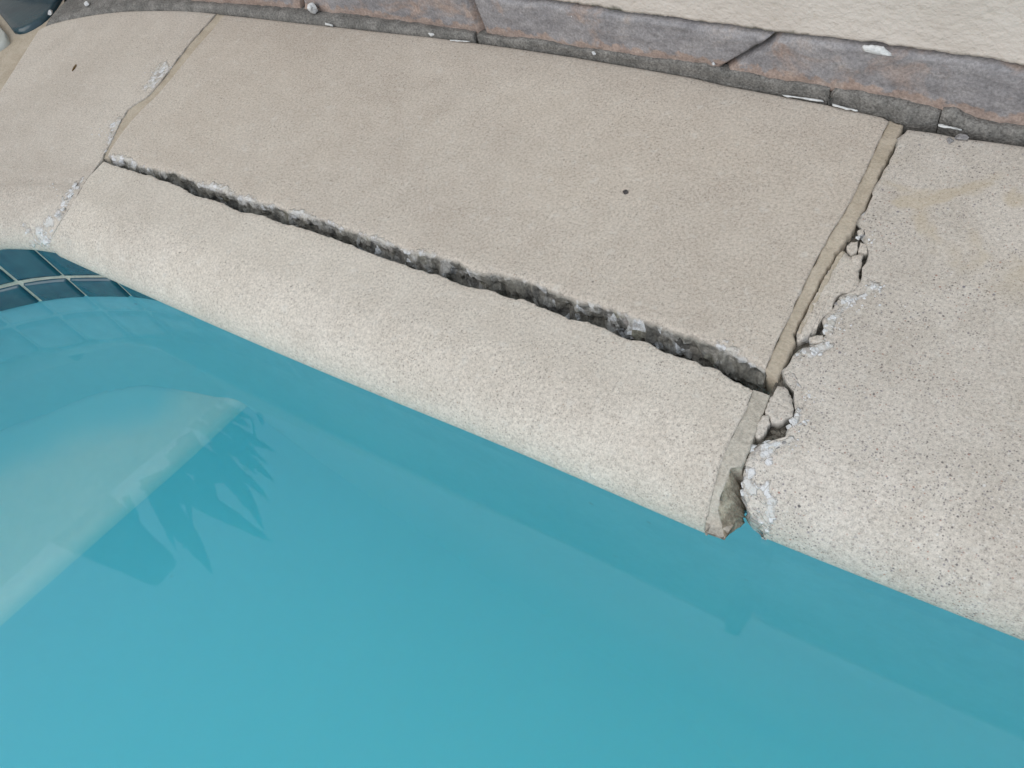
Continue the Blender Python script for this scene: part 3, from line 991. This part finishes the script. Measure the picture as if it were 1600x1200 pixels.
Fr_ext = np.vstack([Fr_s[:1] - (Fr_s[3] - Fr_s[0]) * 4, Fr_s])
sliver = chip_poly('coping_chunk', [(1331, 399), (1346, 401), (1348, 411), (1342, 423), (1344, 438), (1340, 449), (1331, 455), (1317, 456), (1308, 462), (1302, 472), (1298, 486), (1286, 494), (1279, 504), (1275, 514), (1267, 519), (1255, 527), (1247, 532),
                                    (1245, 519), (1253, 502), (1260, 489), (1268, 472), (1279, 453), (1285, 438), (1294, 424), (1303, 410), (1309, 398), (1316, 391)], 0.014, mat_stone_left, seed=2.0, sub=4)
tag(sliver, 'long loose sliver of concrete between the joint crack and the crumbling edge', 'concrete chunk')
ribbon('grout_strip', pxs([(1316, 392), (1309, 399), (1303, 411), (1294, 425), (1285, 439), (1279, 454), (1268, 473), (1260, 490), (1253, 503), (1246, 519)]), pxs([(1321, 394), (1312, 406), (1307, 414), (1300, 430), (1291, 444), (1284, 458), (1274, 478), (1266, 494), (1259, 506), (1251, 522)]),
       mat_grout, sliver, n=60, zoff=0.0003, depth=0.004, seed=9.0, dish=0.0002)
flakes = [
    ('concrete_chip', [(1215, 602), (1226, 601), (1231, 606), (1237, 619), (1240, 638), (1239, 648), (1226, 657), (1215, 661), (1205, 659), (1201, 649), (1196, 645), (1197, 635), (1204, 619), (1211, 609)], 0.012, 'largest loose pale flake, wedged at the end of the long crack'),
    ('concrete_chip', [(1193, 649), (1200, 650), (1204, 660), (1198, 671), (1190, 682), (1182, 683), (1178, 678), (1185, 660), (1189, 652)], 0.010, 'narrow pale flake just below the largest flake, above the small pit'),
    ('concrete_chip', [(1323, 383), (1330, 378), (1341, 376), (1339, 394), (1329, 397), (1324, 392)], 0.007, 'rounded loose flake beside the joint crack, left of its cluster'),
    ('concrete_chip', [(1344, 378), (1354, 381), (1356, 394), (1350, 393), (1341, 393)], 0.007, 'small three-cornered flake at the outer side of the upper cluster'),
    ('concrete_chip', [(1330, 399), (1349, 395), (1347, 406), (1341, 415), (1335, 417), (1331, 410)], 0.007, 'flat flake at the lower end of the upper cluster of flakes'),
    ('concrete_chip', [(1340, 359), (1349, 356), (1350, 364), (1342, 367)], 0.005, 'tiny flake topmost in the upper cluster beside the joint'),
    ('concrete_chip', [(1264, 526), (1286, 522), (1289, 530), (1280, 536), (1266, 535)], 0.006, 'flat pale flake at the foot of the loose concrete sliver'),
]
for k, (nm, pts, th, lab) in enumerate(flakes):
    o = chip_poly(nm, pts, th, mat_stone_right if k < 2 else mat_stone_left, seed=20.0 + k * 3, nose=None if k > 1 else Fr_ext, tilt=((0.03, -0.05), (-0.05, 0.05), (0.04, 0.02), (0.0, 0.06), (-0.03, 0.0), (0.1, 0.0), (0, -0.04))[k])
    tag(o, lab, 'concrete chip', 'broken flakes along the right joint')

# rubble fill under the broken joint
fill_l = pxs([(1345, 345), (1318, 385), (1285, 440), (1245, 520), (1225, 575), (1205, 610), (1185, 655), (1172, 690), (1165, 705)], -0.006)
fill_r = pxs([(1362, 350), (1366, 400), (1354, 455), (1300, 535), (1250, 575), (1252, 620), (1250, 655), (1245, 685), (1215, 705)], -0.006)
A_ = resample(fill_l, 90)
B_ = resample(fill_r, 90)
Pf = np.stack([A_ * (1 - t) + B_ * t for t in np.linspace(0, 1, 26)], 0)
Pf[:, :, 2] += 0.0025 * nzv(Pf, 220.0, 4.0, 3)
fo = grid_obj('mortar_fill', Pf, mat_bed, right, flip=False)


def pebble(name, x, y, r_px, mat, parent=None, z=0.0, seed=0, squash=(1, 1, 0.7), nose=None, sink=0.35, up=0.0):
    p = px_on(x, y, nose) if nose is not None else px(x, y, z)
    r = r_px * np.linalg.norm(p - CAM_C) / FPX
    bm = bmesh.new()
    bmesh.ops.create_icosphere(bm, subdivisions=2, radius=1.0)
    rc = 0.60 if name == 'pebble' else 0.72
    rs = np.random.default_rng(1000 + seed)
    a = rs.uniform(0, math.tau)
    for v in bm.verts:
        c = v.co.copy()
        k = 1.0 + 0.32 * mnoise.fractal(c * 1.3 + Vector((seed * 3.1, seed, 0)), 0.8, 2.0, 2)
        # a few flat break faces
        for q in range(4):
            d = Vector((math.cos(a + q * 1.7), math.sin(a + q * 1.7), 0.5 * math.cos(q * 2.1 + a)))
            d.normalize()
            s = c.dot(d)
            if s > rc:
                c -= d * (s - rc) * 0.92
        v.co = Vector((c.x * k * squash[0], c.y * k * squash[1], c.z * k * squash[2])) * r
    me = bpy.data.meshes.new(name)
    bm.to_mesh(me)
    bm.free()
    me.materials.append(mat)
    for s in ('frac', 'spall'):
        me.attributes.new(s, 'FLOAT', 'POINT')
    o = bpy.data.objects.new(name, me)
    o.location = (p[0], p[1], p[2] + r * squash[2] * (1 - sink * 2) * 0.5 + up)
    o.rotation_euler = (0, 0, a)
    COL.objects.link(o)
    o.parent = parent
    return o


agg = [(1175, 698, 7.5, 1), (1198, 694, 8, 1), (1191, 710, 6.5, 1), (1212, 692, 6, 1), (1181, 712, 4, 0), (1192, 721, 3.5, 2), (1240, 657, 7, 1), (1234, 666, 5, 1), (1205, 703, 5, 1), (1218, 700, 4.5, 0), (1226, 690, 4, 0),
       (1168, 738, 6, 1), (1163, 756, 6, 1), (1162, 768, 6, 1), (1170, 770, 5.5, 1), (1195, 764, 5, 1), (1203, 782, 6, 1), (1196, 800, 6, 1), (1190, 812, 6, 1), (1206, 796, 4, 1), (1180, 790, 5, 1), (1175, 722, 4, 0), (1200, 826, 4.5, 1),
       (1318, 470, 5, 1), (1326, 466, 5, 1), (1308, 474, 4.5, 0), (1302, 494, 5, 1), (1296, 497, 4, 1), (1291, 508, 4, 1), (1290, 516, 5, 1), (1293, 536, 5, 1), (1270, 545, 5, 1), (1256, 549, 4.5, 1), (1364, 447, 4, 1), (1352, 446, 4, 1),
       (1340, 448, 3.5, 0), (1224, 589, 4, 2), (1208, 668, 4, 2), (1216, 671, 5, 2), (1225, 668, 5, 2), (1203, 680, 4, 2), (1218, 680, 4, 2), (1341, 370, 3.5, 1), (1348, 420, 3.5, 2), (1340, 421, 3, 2), (1245, 553, 3.5, 1)]
agm = [mat_greychip, mat_quartz, mat_bed]
for k, (x, y, r, m) in enumerate(agg):
    pebble('aggregate', x, y, r, agm[m], right, seed=k, nose=Fr_ext, sink=0.74 if m < 2 else 0.7, squash=(1.1, 1, 0.55), up=-0.0007 if m < 2 else -0.004)
agl = [(252, 107, 4), (245, 116, 4), (238, 128, 4), (180, 190, 3.5), (176, 204, 3.5), (168, 232, 3), (118, 289, 5), (110, 300, 5), (104, 310, 5), (97, 322, 5.5), (90, 334, 6), (76, 347, 6), (66, 360, 6), (70, 374, 6.5), (58, 372, 5.5), (80, 362, 5), (43, 360, 4), (50, 380, 5)]
for k, (x, y, r) in enumerate(agl):
    if k % 3 == 2:
        continue
    x, y, r = x + rng.uniform(-4, 3), y + rng.uniform(-4, 4), r * rng.uniform(0.55, 1.05)
    pebble('aggregate', x, y, r, mat_quartz, left, seed=100 + k, nose=Fl, sink=0.80, squash=(1.2, 0.9, 0.35), up=-0.0005)

# ------------------------------------------------------------------ garden wall behind: slate skirting, mortar fillet, stucco
W_plan = np.array([(2.6, 0.28), (1.6, 0.225), (1.1, 0.196), (0.9, 0.1895), (0.63, 0.1952), (0.45, 0.2012), (0.25, 0.2078), (0.1, 0.2065), (-0.046, 0.1960), (-0.128, 0.1890), (-0.2, 0.1855), (-0.3, 0.1815), (-0.6, 0.165), (-1.11, 0.125)])[::-1]
W_line = smooth_line(W_plan, 900, 2)


def wall_y(x):
    return float(np.interp(x, W_line[:, 0], W_line[:, 1]))


def on_wall(x, y, off=0.0):
    """photo point on the wall face"""
    r = ray(x, y)
    t = 0.4
    for _ in range(60):
        p = CAM_C + t * r
        t += 0.7 * (wall_y(p[0]) + off - p[1]) / r[1]
    return CAM_C + t * r


TOPZ_X = [-1.4, -0.3, 0.2, 0.6, 0.87, 2.7]
TOPZ = [1.09, 1.15, 1.08, 0.93, 0.82, 0.80]
slate_top_px = [(770, -5), (800, 2), (850, 6), (900, 12), (940, 18), (980, 26), (1010, 29), (1040, 33), (1060, 35), (1100, 42), (1140, 46), (1170, 52), (1200, 56), (1240, 60), (1300, 67), (1350, 73), (1375, 75), (1390, 80), (1420, 82), (1450, 87), (1500, 94), (1530, 98), (1560, 103), (1580, 109), (1600, 114)]
fillet_top_px = [(400, 8), (430, 10), (460, 12), (480, 14), (500, 17), (540, 22), (570, 26), (600, 30), (650, 38), (690, 46), (740, 51), (800, 58), (840, 60), (870, 66), (900, 72), (940, 77), (980, 83), (1020, 90), (1060, 94), (1100, 100), (1140, 108), (1180, 115), (1200, 121), (1240, 127), (1300, 136), (1340, 140), (1380, 148), (1410, 155), (1450, 165), (1470, 170), (1490, 166), (1500, 170), (1510, 178), (1530, 185), (1560, 190), (1600, 195)]
st_ = np.array([on_wall(*q) for q in slate_top_px])
ft_ = np.array([on_wall(*q) for q in fillet_top_px])


def slate_top(x):
    return float(np.interp(x, st_[:, 0], st_[:, 2]))


def fillet_top(x):
    return float(np.interp(x, ft_[:, 0], ft_[:, 2]))


wall = empty('garden_wall', (0.4, wall_y(0.4), 0.0))
tag(wall, 'cream textured stucco garden wall with a narrow slate skirting', 'wall')
WO = np.array(wall.location)
# stucco face: dense where the photograph looks, coarse elsewhere
xs = np.r_[np.linspace(-1.11, 0.05, 60, endpoint=False), np.linspace(0.05, 0.80, 400, endpoint=False), np.linspace(0.80, 2.6, 60)]
zs = np.r_[0.0, np.linspace(0.0014, 0.13, 85), np.linspace(0.14, 1.0, 18)]
Pw = np.zeros((len(zs) + 2, len(xs), 3))
for j, x in enumerate(xs):
    y = wall_y(x)
    top = float(np.interp(x, TOPZ_X, TOPZ))
    s0 = slate_top(x) + 0.0007 + 0.0008 * nz((x, 0, 0), 120.0, 5.0, 3)
    for i, z in enumerate(zs):
        zz = s0 + z if z < 0.135 else s0 + 0.13 + (z - 0.13) / 0.87 * (top - s0 - 0.13)
        if i == 0:
            Pw[i, j] = (x, y + 0.012, s0)
        else:
            q = (x * 0.95 + zz * 0.2, 0.0, zz - x * 0.2)
            h = 0.0
            if 0.05 < x < 0.8 and z < 0.135:
                a_ = mnoise.fractal(Vector((q[0] * 190, 3.0, q[2] * 190)), 0.7, 2.0, 3)
                h = 0.00034 * a_ + 0.0002 * mnoise.noise(Vector((q[0] * 300, 9.0, q[2] * 300)))
            Pw[i, j] = (x, y + 0.0016 - h, zz)
    Pw[-2, j] = (x, y + 0.11, top)
    Pw[-1, j] = (x, y + 0.11, -0.06)
grid_obj('stucco', Pw - WO, mat_stucco, wall, flip=False)
# dark backing behind the skirting
bk = np.array([[(x, wall_y(x) + 0.008, z) for x in np.linspace(-1.1, 1.4, 120)] for z in (-0.06, 0.042)])
grid_obj('backing', bk - WO, mat_bed, wall, flip=False)


def slate_tile(xa_b, xa_t, xb_b, xb_t, mat, seed, bottom=None):
    n, m = 90, 16
    P = np.zeros((m + 2, n, 3))
    low = np.zeros((m + 2, n))
    for j in range(n):
        u = j / (n - 1)
        for i in range(m + 2):
            v = min(1, max(0, (i - 0.5) / (m - 0.0)))
            x = (xa_b * (1 - v) + xa_t * v) * (1 - u) + (xb_b * (1 - v) + xb_t * v) * u
            zb = fillet_top(x) - 0.004
            zt = slate_top(x) - 0.0004 + 0.0006 * nz((x, 0, 0), 260.0, seed, 3)
            z = zb + (zt - zb) * v
            y = wall_y(x) - 0.0009 * nz((x, 0, z * 2.5), 60.0, seed, 4) - 0.0004 * nz((x, 0, z), 300.0, seed, 3)
            e = min(u, 1 - u) * abs(xb_b - xa_b)
            if e < 0.0012:
                y += 0.0012 - e
            if i == 0 or i == m + 1:
                y = wall_y(x) + 0.009
            elif i == m:
                y += 0.0008
            if j == 0 or j == n - 1:
                y = wall_y(x) + 0.009
            P[i, j] = (x, y, z)
            low[i, j] = max(0.0, 1.0 - v / 0.62)
    return grid_obj('slate_tile', P - WO, mat, wall, {'low': low}, flip=False)


xj = lambda q: on_wall(*q)[0]
t1b, t1t = xj((470, 14)), xj((486, -2))
t2b, t2t = xj((757, 55)), xj((733, -2))
t3b, t3t = xj((1118, 102)), xj((1212, 64))
slate_tile(-1.1, -1.1, -0.863, -0.86, mat_slate[0], 13.0)
slate_tile(-0.86, -0.857, -0.623, -0.623, mat_slate[2], 15.0)
slate_tile(-0.62, -0.62, -0.302, -0.30, mat_slate[1], 2.0)
slate_tile(-0.299, -0.297, -0.092, -0.095, mat_slate[0], 1.0)
slate_tile(-0.089, -0.092, t1b, t1t, mat_slate[0], 3.0)
slate_tile(t1b + 0.0008, t1t + 0.0008, t2b - 0.0012, t2t - 0.0022, mat_slate[1], 5.0)
slate_tile(t2b + 0.0012, t2t + 0.0022, t3b - 0.0008, t3t - 0.0008, mat_slate[2], 7.0)
slate_tile(t3b + 0.0010, t3t + 0.0010, 0.86, 0.862, mat_slate[3], 9.0)
slate_tile(0.863, 0.865, 1.15, 1.152, mat_slate[2], 11.0)

# mortar fillet, broken into lengths
fil_lo_px = [(62, 46), (75, 37), (100, 30), (130, 24), (160, 19), (200, 15), (250, 14), (338, 18), (400, 25), (480, 34), (520, 38), (610, 48), (670, 54), (740, 62), (800, 70), (900, 85), (1000, 102), (1080, 116), (1130, 127), (1200, 140), (1290, 156), (1380, 176), (1413, 186), (1440, 188), (1465, 190), (1500, 199), (1530, 206), (1600, 217)]
fl_ = pxs(fil_lo_px, 0.0012)
fl_ = np.vstack([fl_, [(0.72, 0.1785, 0.001), (0.9, 0.176, 0.001), (1.15, 0.19, 0.001)]])


def fillet_piece(xa, xb, seed, xa_t=None, xb_t=None):
    xa_t = xa if xa_t is None else xa_t
    xb_t = xb if xb_t is None else xb_t
    n = max(20, int((xb - xa) / 0.0018))
    P = np.zeros((11, n, 3))
    for j in range(n):
        u = j / (n - 1)
        xl = xa * (1 - u) + xb * u
        xt = xa_t * (1 - u) + xb_t * u
        lo = np.array([xl, np.interp(xl, fl_[:, 0], fl_[:, 1]), 0.0014])
        lo[1] -= 0.0007 * nz((xl, 0, 0), 200.0, seed, 3)
        hi = np.array([xt, wall_y(xt) - 0.0008, max(0.0045, fillet_top(xt)) + 0.0008 * nz((xt, 0, 0), 130.0, seed + 2, 3)])
        for i in range(9):
            t = i / 8
            q = lo * (1 - t) + hi * t
            bulge = math.sin(math.pi * t) * 0.0016
            q[1] -= bulge * 0.6
            q[2] += bulge + 0.0004 * nz(q, 260.0, seed + 5, 3)
            if t == 0:
                q[2] -= 0.001
            P[i + 1, j] = q
        P[0, j] = lo + np.array([0, 0.0006, -0.010])
        P[10, j] = hi + np.array([0, 0.006, -0.001])
    for e, k in ((0, 1), (n - 1, n - 2)):
        P[:, e, 2] = np.minimum(P[:, e, 2], 0.0) - 0.004
        P[:, k, 0] = P[:, e, 0] + (P[:, k, 0] - P[:, e, 0]) * 0.12
    return grid_obj('mortar_fillet', P - WO, mat_fillet, wall, flip=False)


b1, b2, b3, b0 = px(748, 62)[0], px(1293, 156)[0], px(1466, 192)[0], px(482, 33)[0]
fillet_piece(-0.275, b0, 1.0)
fillet_piece(b0 + 0.0006, b1 - 0.0015, 2.0, b0 - 0.002, b1 - 0.003)
fillet_piece(b1 + 0.0010, b2 - 0.0010, 3.0, b1 + 0.0004, b2 + 0.001)
fillet_piece(b2 + 0.0010, b3 - 0.0001, 4.0, b2 + 0.0035, b3)
fillet_piece(b3 + 0.0003, 1.12, 5.0)
# dried white grout smears on the fillet's foot and the slate's top edge
def smear(pts, seed, thick=0.0010, wallside=False):
    P3 = np.array([on_wall(x, y, -0.0006) if wallside else px(x, y + 2.5, 0.0018) for x, y in pts])
    c = P3.mean(0)
    n_ = len(pts) * 4
    ring = resample(np.vstack([P3, P3[:1]]), n_ + 1)[:-1]
    ring = ring + np.stack([0.0004 * nzv(ring, 500.0, seed + k, 2) for k in range(3)], -1)
    out = np.array([0, -1, 0.0]) if wallside else np.array([0, -0.35, 0.94])
    rr = [ring - out * thick, ring, c + (ring - c) * 0.8 + out * thick * 0.6]
    V = np.vstack(rr + [c[None] + out[None] * thick]) - WO
    F = []
    for i in range(2):
        for j in range(n_):
            F.append((i * n_ + j, i * n_ + (j + 1) % n_, (i + 1) * n_ + (j + 1) % n_, (i + 1) * n_ + j))
    for j in range(n_):
        F.append((2 * n_ + j, 2 * n_ + (j + 1) % n_, 3 * n_))
    return mesh_obj('paint_smear', V, F, mat_paint, wall)


smear([(1222, 145), (1250, 149.5), (1288, 154), (1287, 156.5), (1262, 153), (1222, 146.5)], 1, 0.0005)
smear([(1300, 160), (1320, 165), (1342, 170), (1341, 171), (1318, 167.5), (1301, 162.5)], 2, 0.0005)
smear([(1466, 191), (1480, 193.5), (1505, 200), (1502, 201), (1478, 197), (1466, 194)], 3, 0.0005)
smear([(702, 59.5), (720, 60.5), (735, 62), (720, 62.2), (703, 61)], 4, 0.0004)
smear([(508, 33), (520, 36), (520, 38), (508, 36)], 5)
smear([(668, 49), (678, 48), (681, 51), (672, 53)], 6)
smear([(1346, 73), (1362, 72), (1378, 75), (1390, 84), (1394, 88), (1376, 86), (1358, 82), (1349, 79)], 7, 0.0012, True)

# ------------------------------------------------------------------ small loose things
tag(pebble('pebble', 490, 15, 8.0, mat_white, seed=201, z=0.009, squash=(0.85, 1.0, 1.05), sink=0.25), 'white pebble resting on the mortar fillet by the slate', 'pebble')
tag(pebble('pebble', 928, 83, 3.5, mat_white, seed=202, z=0.007), 'tiny white grain on the mortar fillet, midway between slate joints', 'pebble')
tag(pebble('pebble', 1115, 100, 3.0, mat_white, seed=203, z=0.012), 'tiny white grain at the foot of the slanting slate joint', 'pebble')
tag(pebble('pebble', 1131, 94, 3.6, mat_white, seed=204, z=0.013), 'tiny white grain lying in the slanting slate joint', 'pebble')
tag(pebble('pebble', 79, 20, 4.0, mat_white, seed=205, z=0.004), 'white grain beside the dark tile corner', 'pebble')
tag(pebble('pebble', 136, 6, 4.0, mat_white, seed=206, z=0.006), 'white grain on the mortar above the pale curved stone', 'pebble')
tag(pebble('pebble', 978, 301, 5.2, mat_darkchip, seed=207, squash=(1, 0.9, 0.75), sink=0.1), 'single dark grit crumb lying on the wide middle stone', 'pebble')
tag(pebble('pebble', 1502, 215, 9.5, mat_greychip, seed=208, squash=(1, 0.8, 0.5), sink=0.4), 'grey pebble at the back edge of the speckled stone', 'pebble')
tag(pebble('pebble', 1484, 220, 6.5, mat_greychip, seed=209, squash=(1, 0.8, 0.5), sink=0.4), 'smaller grey pebble beside the grey pebble at the stone back edge', 'pebble')
tag(pebble('twig_scrap', 117, 106, 4.5, mat_twig, seed=210, squash=(1.5, 0.35, 0.3), sink=0.1), 'brown scrap of twig on the pale curved stone', 'twig')
tag(pebble('white_splinter', 893, 24, 4.5, mat_white, seed=211, squash=(0.35, 0.3, 1.3), z=0.030), 'thin white splinter on the slate skirting', 'splinter')

# ------------------------------------------------------------------ tan mortar ledge and corner tiles beyond the left stone
i0 = int(np.argmin(np.linalg.norm(edge_line - np.array([-0.125, -0.132]), axis=1)))
pe = resample(np.vstack([edge_line[i0:], [(-0.352, -1.6)]]), 70)
pe_n = np.gradient(pe, axis=0)
pe_n = np.stack([-pe_n[:, 1], pe_n[:, 0]], -1)
pe_n /= np.linalg.norm(pe_n, axis=1, keepdims=True)
if pe_n[0] @ np.array([1.0, -0.6]) < 0:
    pe_n = -pe_n
lb = resample(np.array([(e0[0], e0[1]), (-0.268, 0.138), (-0.285, 0.168), (-0.32, 0.1795), (-0.6, 0.1645), (-1.105, 0.124), (-1.225, -0.267), (-1.31, -0.62), (-1.43, -1.6)]), 70)
led_rows = []
for off, z in ((-0.006, -0.040), (0.004, -0.036), (0.006, -0.030), (0.005, -0.012), (0.001, -0.005), (-0.006, -0.0022)):
    led_rows.append(np.c_[pe + pe_n * off, np.full(70, z)])
for t in np.linspace(0, 1, 14)[1:]:
    led_rows.append(np.c_[(pe - pe_n * 0.006) * (1 - t) + lb * t, np.full(70, -0.0018)])
led = grid_obj('mortar_ledge', np.array(led_rows), mat_grout, flip=False)
tag(led, 'tan mortar ledge beyond the curved end of the coping', kind='structure')
corner = empty('corner_tiling', tuple(px(40, 20)))
tag(corner, 'dark glazed tile and pale neighbour set in mortar beyond the curved coping', 'tiles')
CO = np.array(corner.location)


def flat_tile(pts, mat, th=0.004, z=0.0):
    base = smooth_line(pxs(pts + pts[:1], z), 60, 1)[:-1]
    c = base.mean(0)
    rr = [base - np.array([0, 0, 0.006]), base, c + (base - c) * 0.985 + np.array([0, 0, th * 0.75]), c + (base - c) * 0.95 + np.array([0, 0, th])]
    n_ = len(base)
    F = [[i * n_ + j, i * n_ + (j + 1) % n_, (i + 1) * n_ + (j + 1) % n_, (i + 1) * n_ + j] for i in range(3) for j in range(n_)]
    F.append([3 * n_ + j for j in range(n_)])
    o = mesh_obj('tile', np.vstack(rr) - CO, F, mat, corner)
    bm = bmesh.new()
    bm.from_mesh(o.data)
    bmesh.ops.recalc_face_normals(bm, faces=bm.faces)
    bm.to_mesh(o.data)
    bm.free()
    return o


flat_tile([(96, -2), (86, 15), (64, 38), (26, 56), (14, 40), (-2, 20), (-40, -25), (30, -80), (100, -40)], mat_tile_dark)
flat_tile([(-6, 34), (19, 63), (0, 78), (-60, 112), (-100, 60), (-50, 10)], mat_tile_pale)

# ------------------------------------------------------------------ wall round the corner, its pillar and plant: the water mirrors them
far = np.array([(-1.11, 0.125), (-1.225, -0.267), (-1.31, -0.62), (-1.43, -1.3)])
inn = smooth_line(np.c_[far, np.zeros(4)], 40, 2)
H2 = 1.09
fd = far[2] - far[0]
fd = fd / np.linalg.norm(fd)
fnrm = np.array([fd[1], -fd[0], 0.0])
if fnrm[0] < 0:
    fnrm = -fnrm
outv = -fnrm * 0.14
fw = np.array([inn + np.array([0, 0, -0.06]), inn + np.array([0, 0, H2]), inn + outv + np.array([0, 0, H2]), inn + outv + np.array([0, 0, -0.06])])
fwo = grid_obj('end_wall', fw, mat_stucco_end, flip=True, smooth=False)
tag(fwo, 'stucco wall at the pool end, seen mirrored over the step', 'wall')
d_face = float(fnrm @ np.array([far[1][0], far[1][1], 0])) - 0.05


def mir(x, y, back=0.0):
    return mirror_at(x, y, fnrm, d_face - back)


# tapered pillar standing on that wall
q = [mir(*a) for a in ((112, 868), (192, 788), (283, 890), (249, 926))]
pb0, pb1, pt1, pt0 = q
for v in (pb0, pb1):
    v[2] = H2
dep = -fnrm * 0.10
ins = -fnrm * 0.02
V = [pb0, pb1, pb1 + dep, pb0 + dep, pt0 + ins, pt1 + ins, pt1 + dep - ins, pt0 + dep - ins]
bmq = bmesh.new()
vs = [bmq.verts.new(v) for v in V]
for f in ((0, 1, 5, 4), (1, 2, 6, 5), (2, 3, 7, 6), (3, 0, 4, 7), (4, 5, 6, 7), (3, 2, 1, 0)):
    bmq.faces.new([vs[i] for i in f])
bmesh.ops.recalc_face_normals(bmq, faces=bmq.faces)
bmesh.ops.bevel(bmq, geom=list(bmq.edges), offset=0.006, segments=2, affect='EDGES')
me = bpy.data.meshes.new('tapered_pillar')
bmq.to_mesh(me)
bmq.free()
me.materials.append(mat_pillar)
po = bpy.data.objects.new('tapered_pillar', me)
COL.objects.link(po)
tag(po, 'tapered dark pillar top mirrored in the water beside the leaves', 'pillar')

# broad-leaved plant behind the wall
leaf_px = [((236, 742), (262, 800), (300, 846), (333, 896), 46), ((262, 730), (300, 775), (352, 803), (428, 848), 40), ((300, 700), (345, 730), (380, 768), (413, 828), 34), ((318, 668), (350, 690), (392, 720), (429, 753), 26),
           ((318, 648), (350, 664), (392, 686), (431, 706), 24), ((350, 715), (378, 742), (402, 762), (421, 784), 12), ((196, 776), (206, 798), (214, 815), (221, 831), 12), ((270, 700), (300, 720), (335, 745), (372, 752), 50),
           ((288, 680), (310, 720), (322, 760), (345, 800), 40), ((230, 750), (262, 765), (290, 775), (320, 790), 50), ((330, 640), (352, 650), (372, 655), (390, 668), 22), ((392, 655), (398, 672), (397, 694), (380, 738), 4), ((402, 645), (406, 650), (409, 657), (412, 665), 7), ((340, 625), (360, 640), (380, 648), (398, 655), 12), ((268, 708), (282, 740), (290, 770), (300, 822), 16), ((330, 690), (352, 712), (372, 745), (392, 792), 16), ((300, 662), (330, 672), (362, 700), (402, 742), 18), ((225, 748), (246, 790), (262, 830), (276, 862), 14), ((335, 655), (362, 676), (392, 704), (420, 728), 14)]
root = mir(280, 690, 0.10)
root[2] = H2
plant = empty('broad_leaf_plant', tuple(root))
tag(plant, 'plant with long pointed leaves above the end wall, mirrored in the water', 'plant')
RO = np.array(plant.location)
for k, (a_, b_, c_, d_, w) in enumerate(leaf_px):
    bk_ = 0.02 + 0.012 * (k % 5)
    pts = np.array([mir(*p_, bk_ + 0.01 * i) for i, p_ in enumerate((a_, b_, c_, d_))])
    cl = smooth_line(pts, 14, 3)
    w = w * (0.72 if w > 20 else 0.9)
    wid = w * np.linalg.norm(pts[1] - px(*b_, ZW)) / FPX * 1.0 + w * np.linalg.norm(px(*b_, ZW) - CAM_C) / FPX
    tng = np.gradient(cl, axis=0)
    side = np.cross(tng, fnrm)
    side /= np.linalg.norm(side, axis=1, keepdims=True)
    prof = np.array([math.sin(math.pi * min(1.0, 0.30 + 0.70 * t)) ** 0.8 if t < 0.999 else 0.0 for t in np.linspace(0, 1, 14)]) * 0.5 * wid
    P = np.stack([cl - side * prof[:, None], cl + fnrm * (prof * 0.18)[:, None], cl + side * prof[:, None], cl - fnrm * 0.002], 0)
    P = np.concatenate([P, P[:1]], 0)
    grid_obj('leaf', P - RO, mat_leaf, plant)
st0 = root + np.array([0, 0, -1.09])
sl = np.array([st0, root + np.array([0.0, 0.0, 0.05])])
ang = np.linspace(0, math.tau, 9)
SP = np.stack([np.array([c + 0.014 * np.array([math.cos(a), math.sin(a), 0]) for a in ang]) for c in sl], 0)
SP[:, :, :] += (-fnrm * 0.06)
grid_obj('stem', SP - RO, mat_twig, plant)

# crumbs and grit lying round the broken edges: too many and too small to count
cr_v, cr_f, = [], []
crumb_at = [(1262, 552, 26), (1300, 512, 22), (1322, 478, 24), (1362, 455, 20), (1350, 372, 18), (1244, 665, 20), (1222, 700, 22), (1200, 735, 22), (1188, 770, 20), (1250, 620, 16),
            (108, 296, 20), (70, 350, 22), (244, 112, 18), (172, 205, 14)]
for bx, by, sp_ in crumb_at:
    for _ in range(11):
        dx_ = abs(rng.normal(0, sp_ * 0.8)) + 4
        x, y = bx + (dx_ if bx > 600 else -dx_), by + rng.normal(0, sp_ * 0.35)
        nose = Fr_ext if bx > 1210 or by > 600 else (Fl if bx < 260 else None)
        p = px_on(x, y, nose) if nose is not None else px(x, y)
        r = rng.uniform(0.0003, 0.0010)
        b0_ = len(cr_v)
        a0 = rng.uniform(0, math.tau)
        for k in range(5):
            a = a0 + k * math.tau / 5
            q = r * rng.uniform(0.7, 1.2)
            cr_v.append(p + np.array([q * math.cos(a), q * math.sin(a), -0.0002]))
        cr_v.append(p + np.array([rng.uniform(-0.3, 0.3) * r, rng.uniform(-0.3, 0.3) * r, r * rng.uniform(0.5, 0.9)]))
        for k in range(5):
            cr_f.append((b0_ + k, b0_ + (k + 1) % 5, b0_ + 5))
cro = mesh_obj('concrete_crumbs', cr_v, cr_f, mat_quartz, smooth=False)
tag(cro, 'pale grit and crumbs scattered beside the broken joints', 'crumbs', kind='stuff')
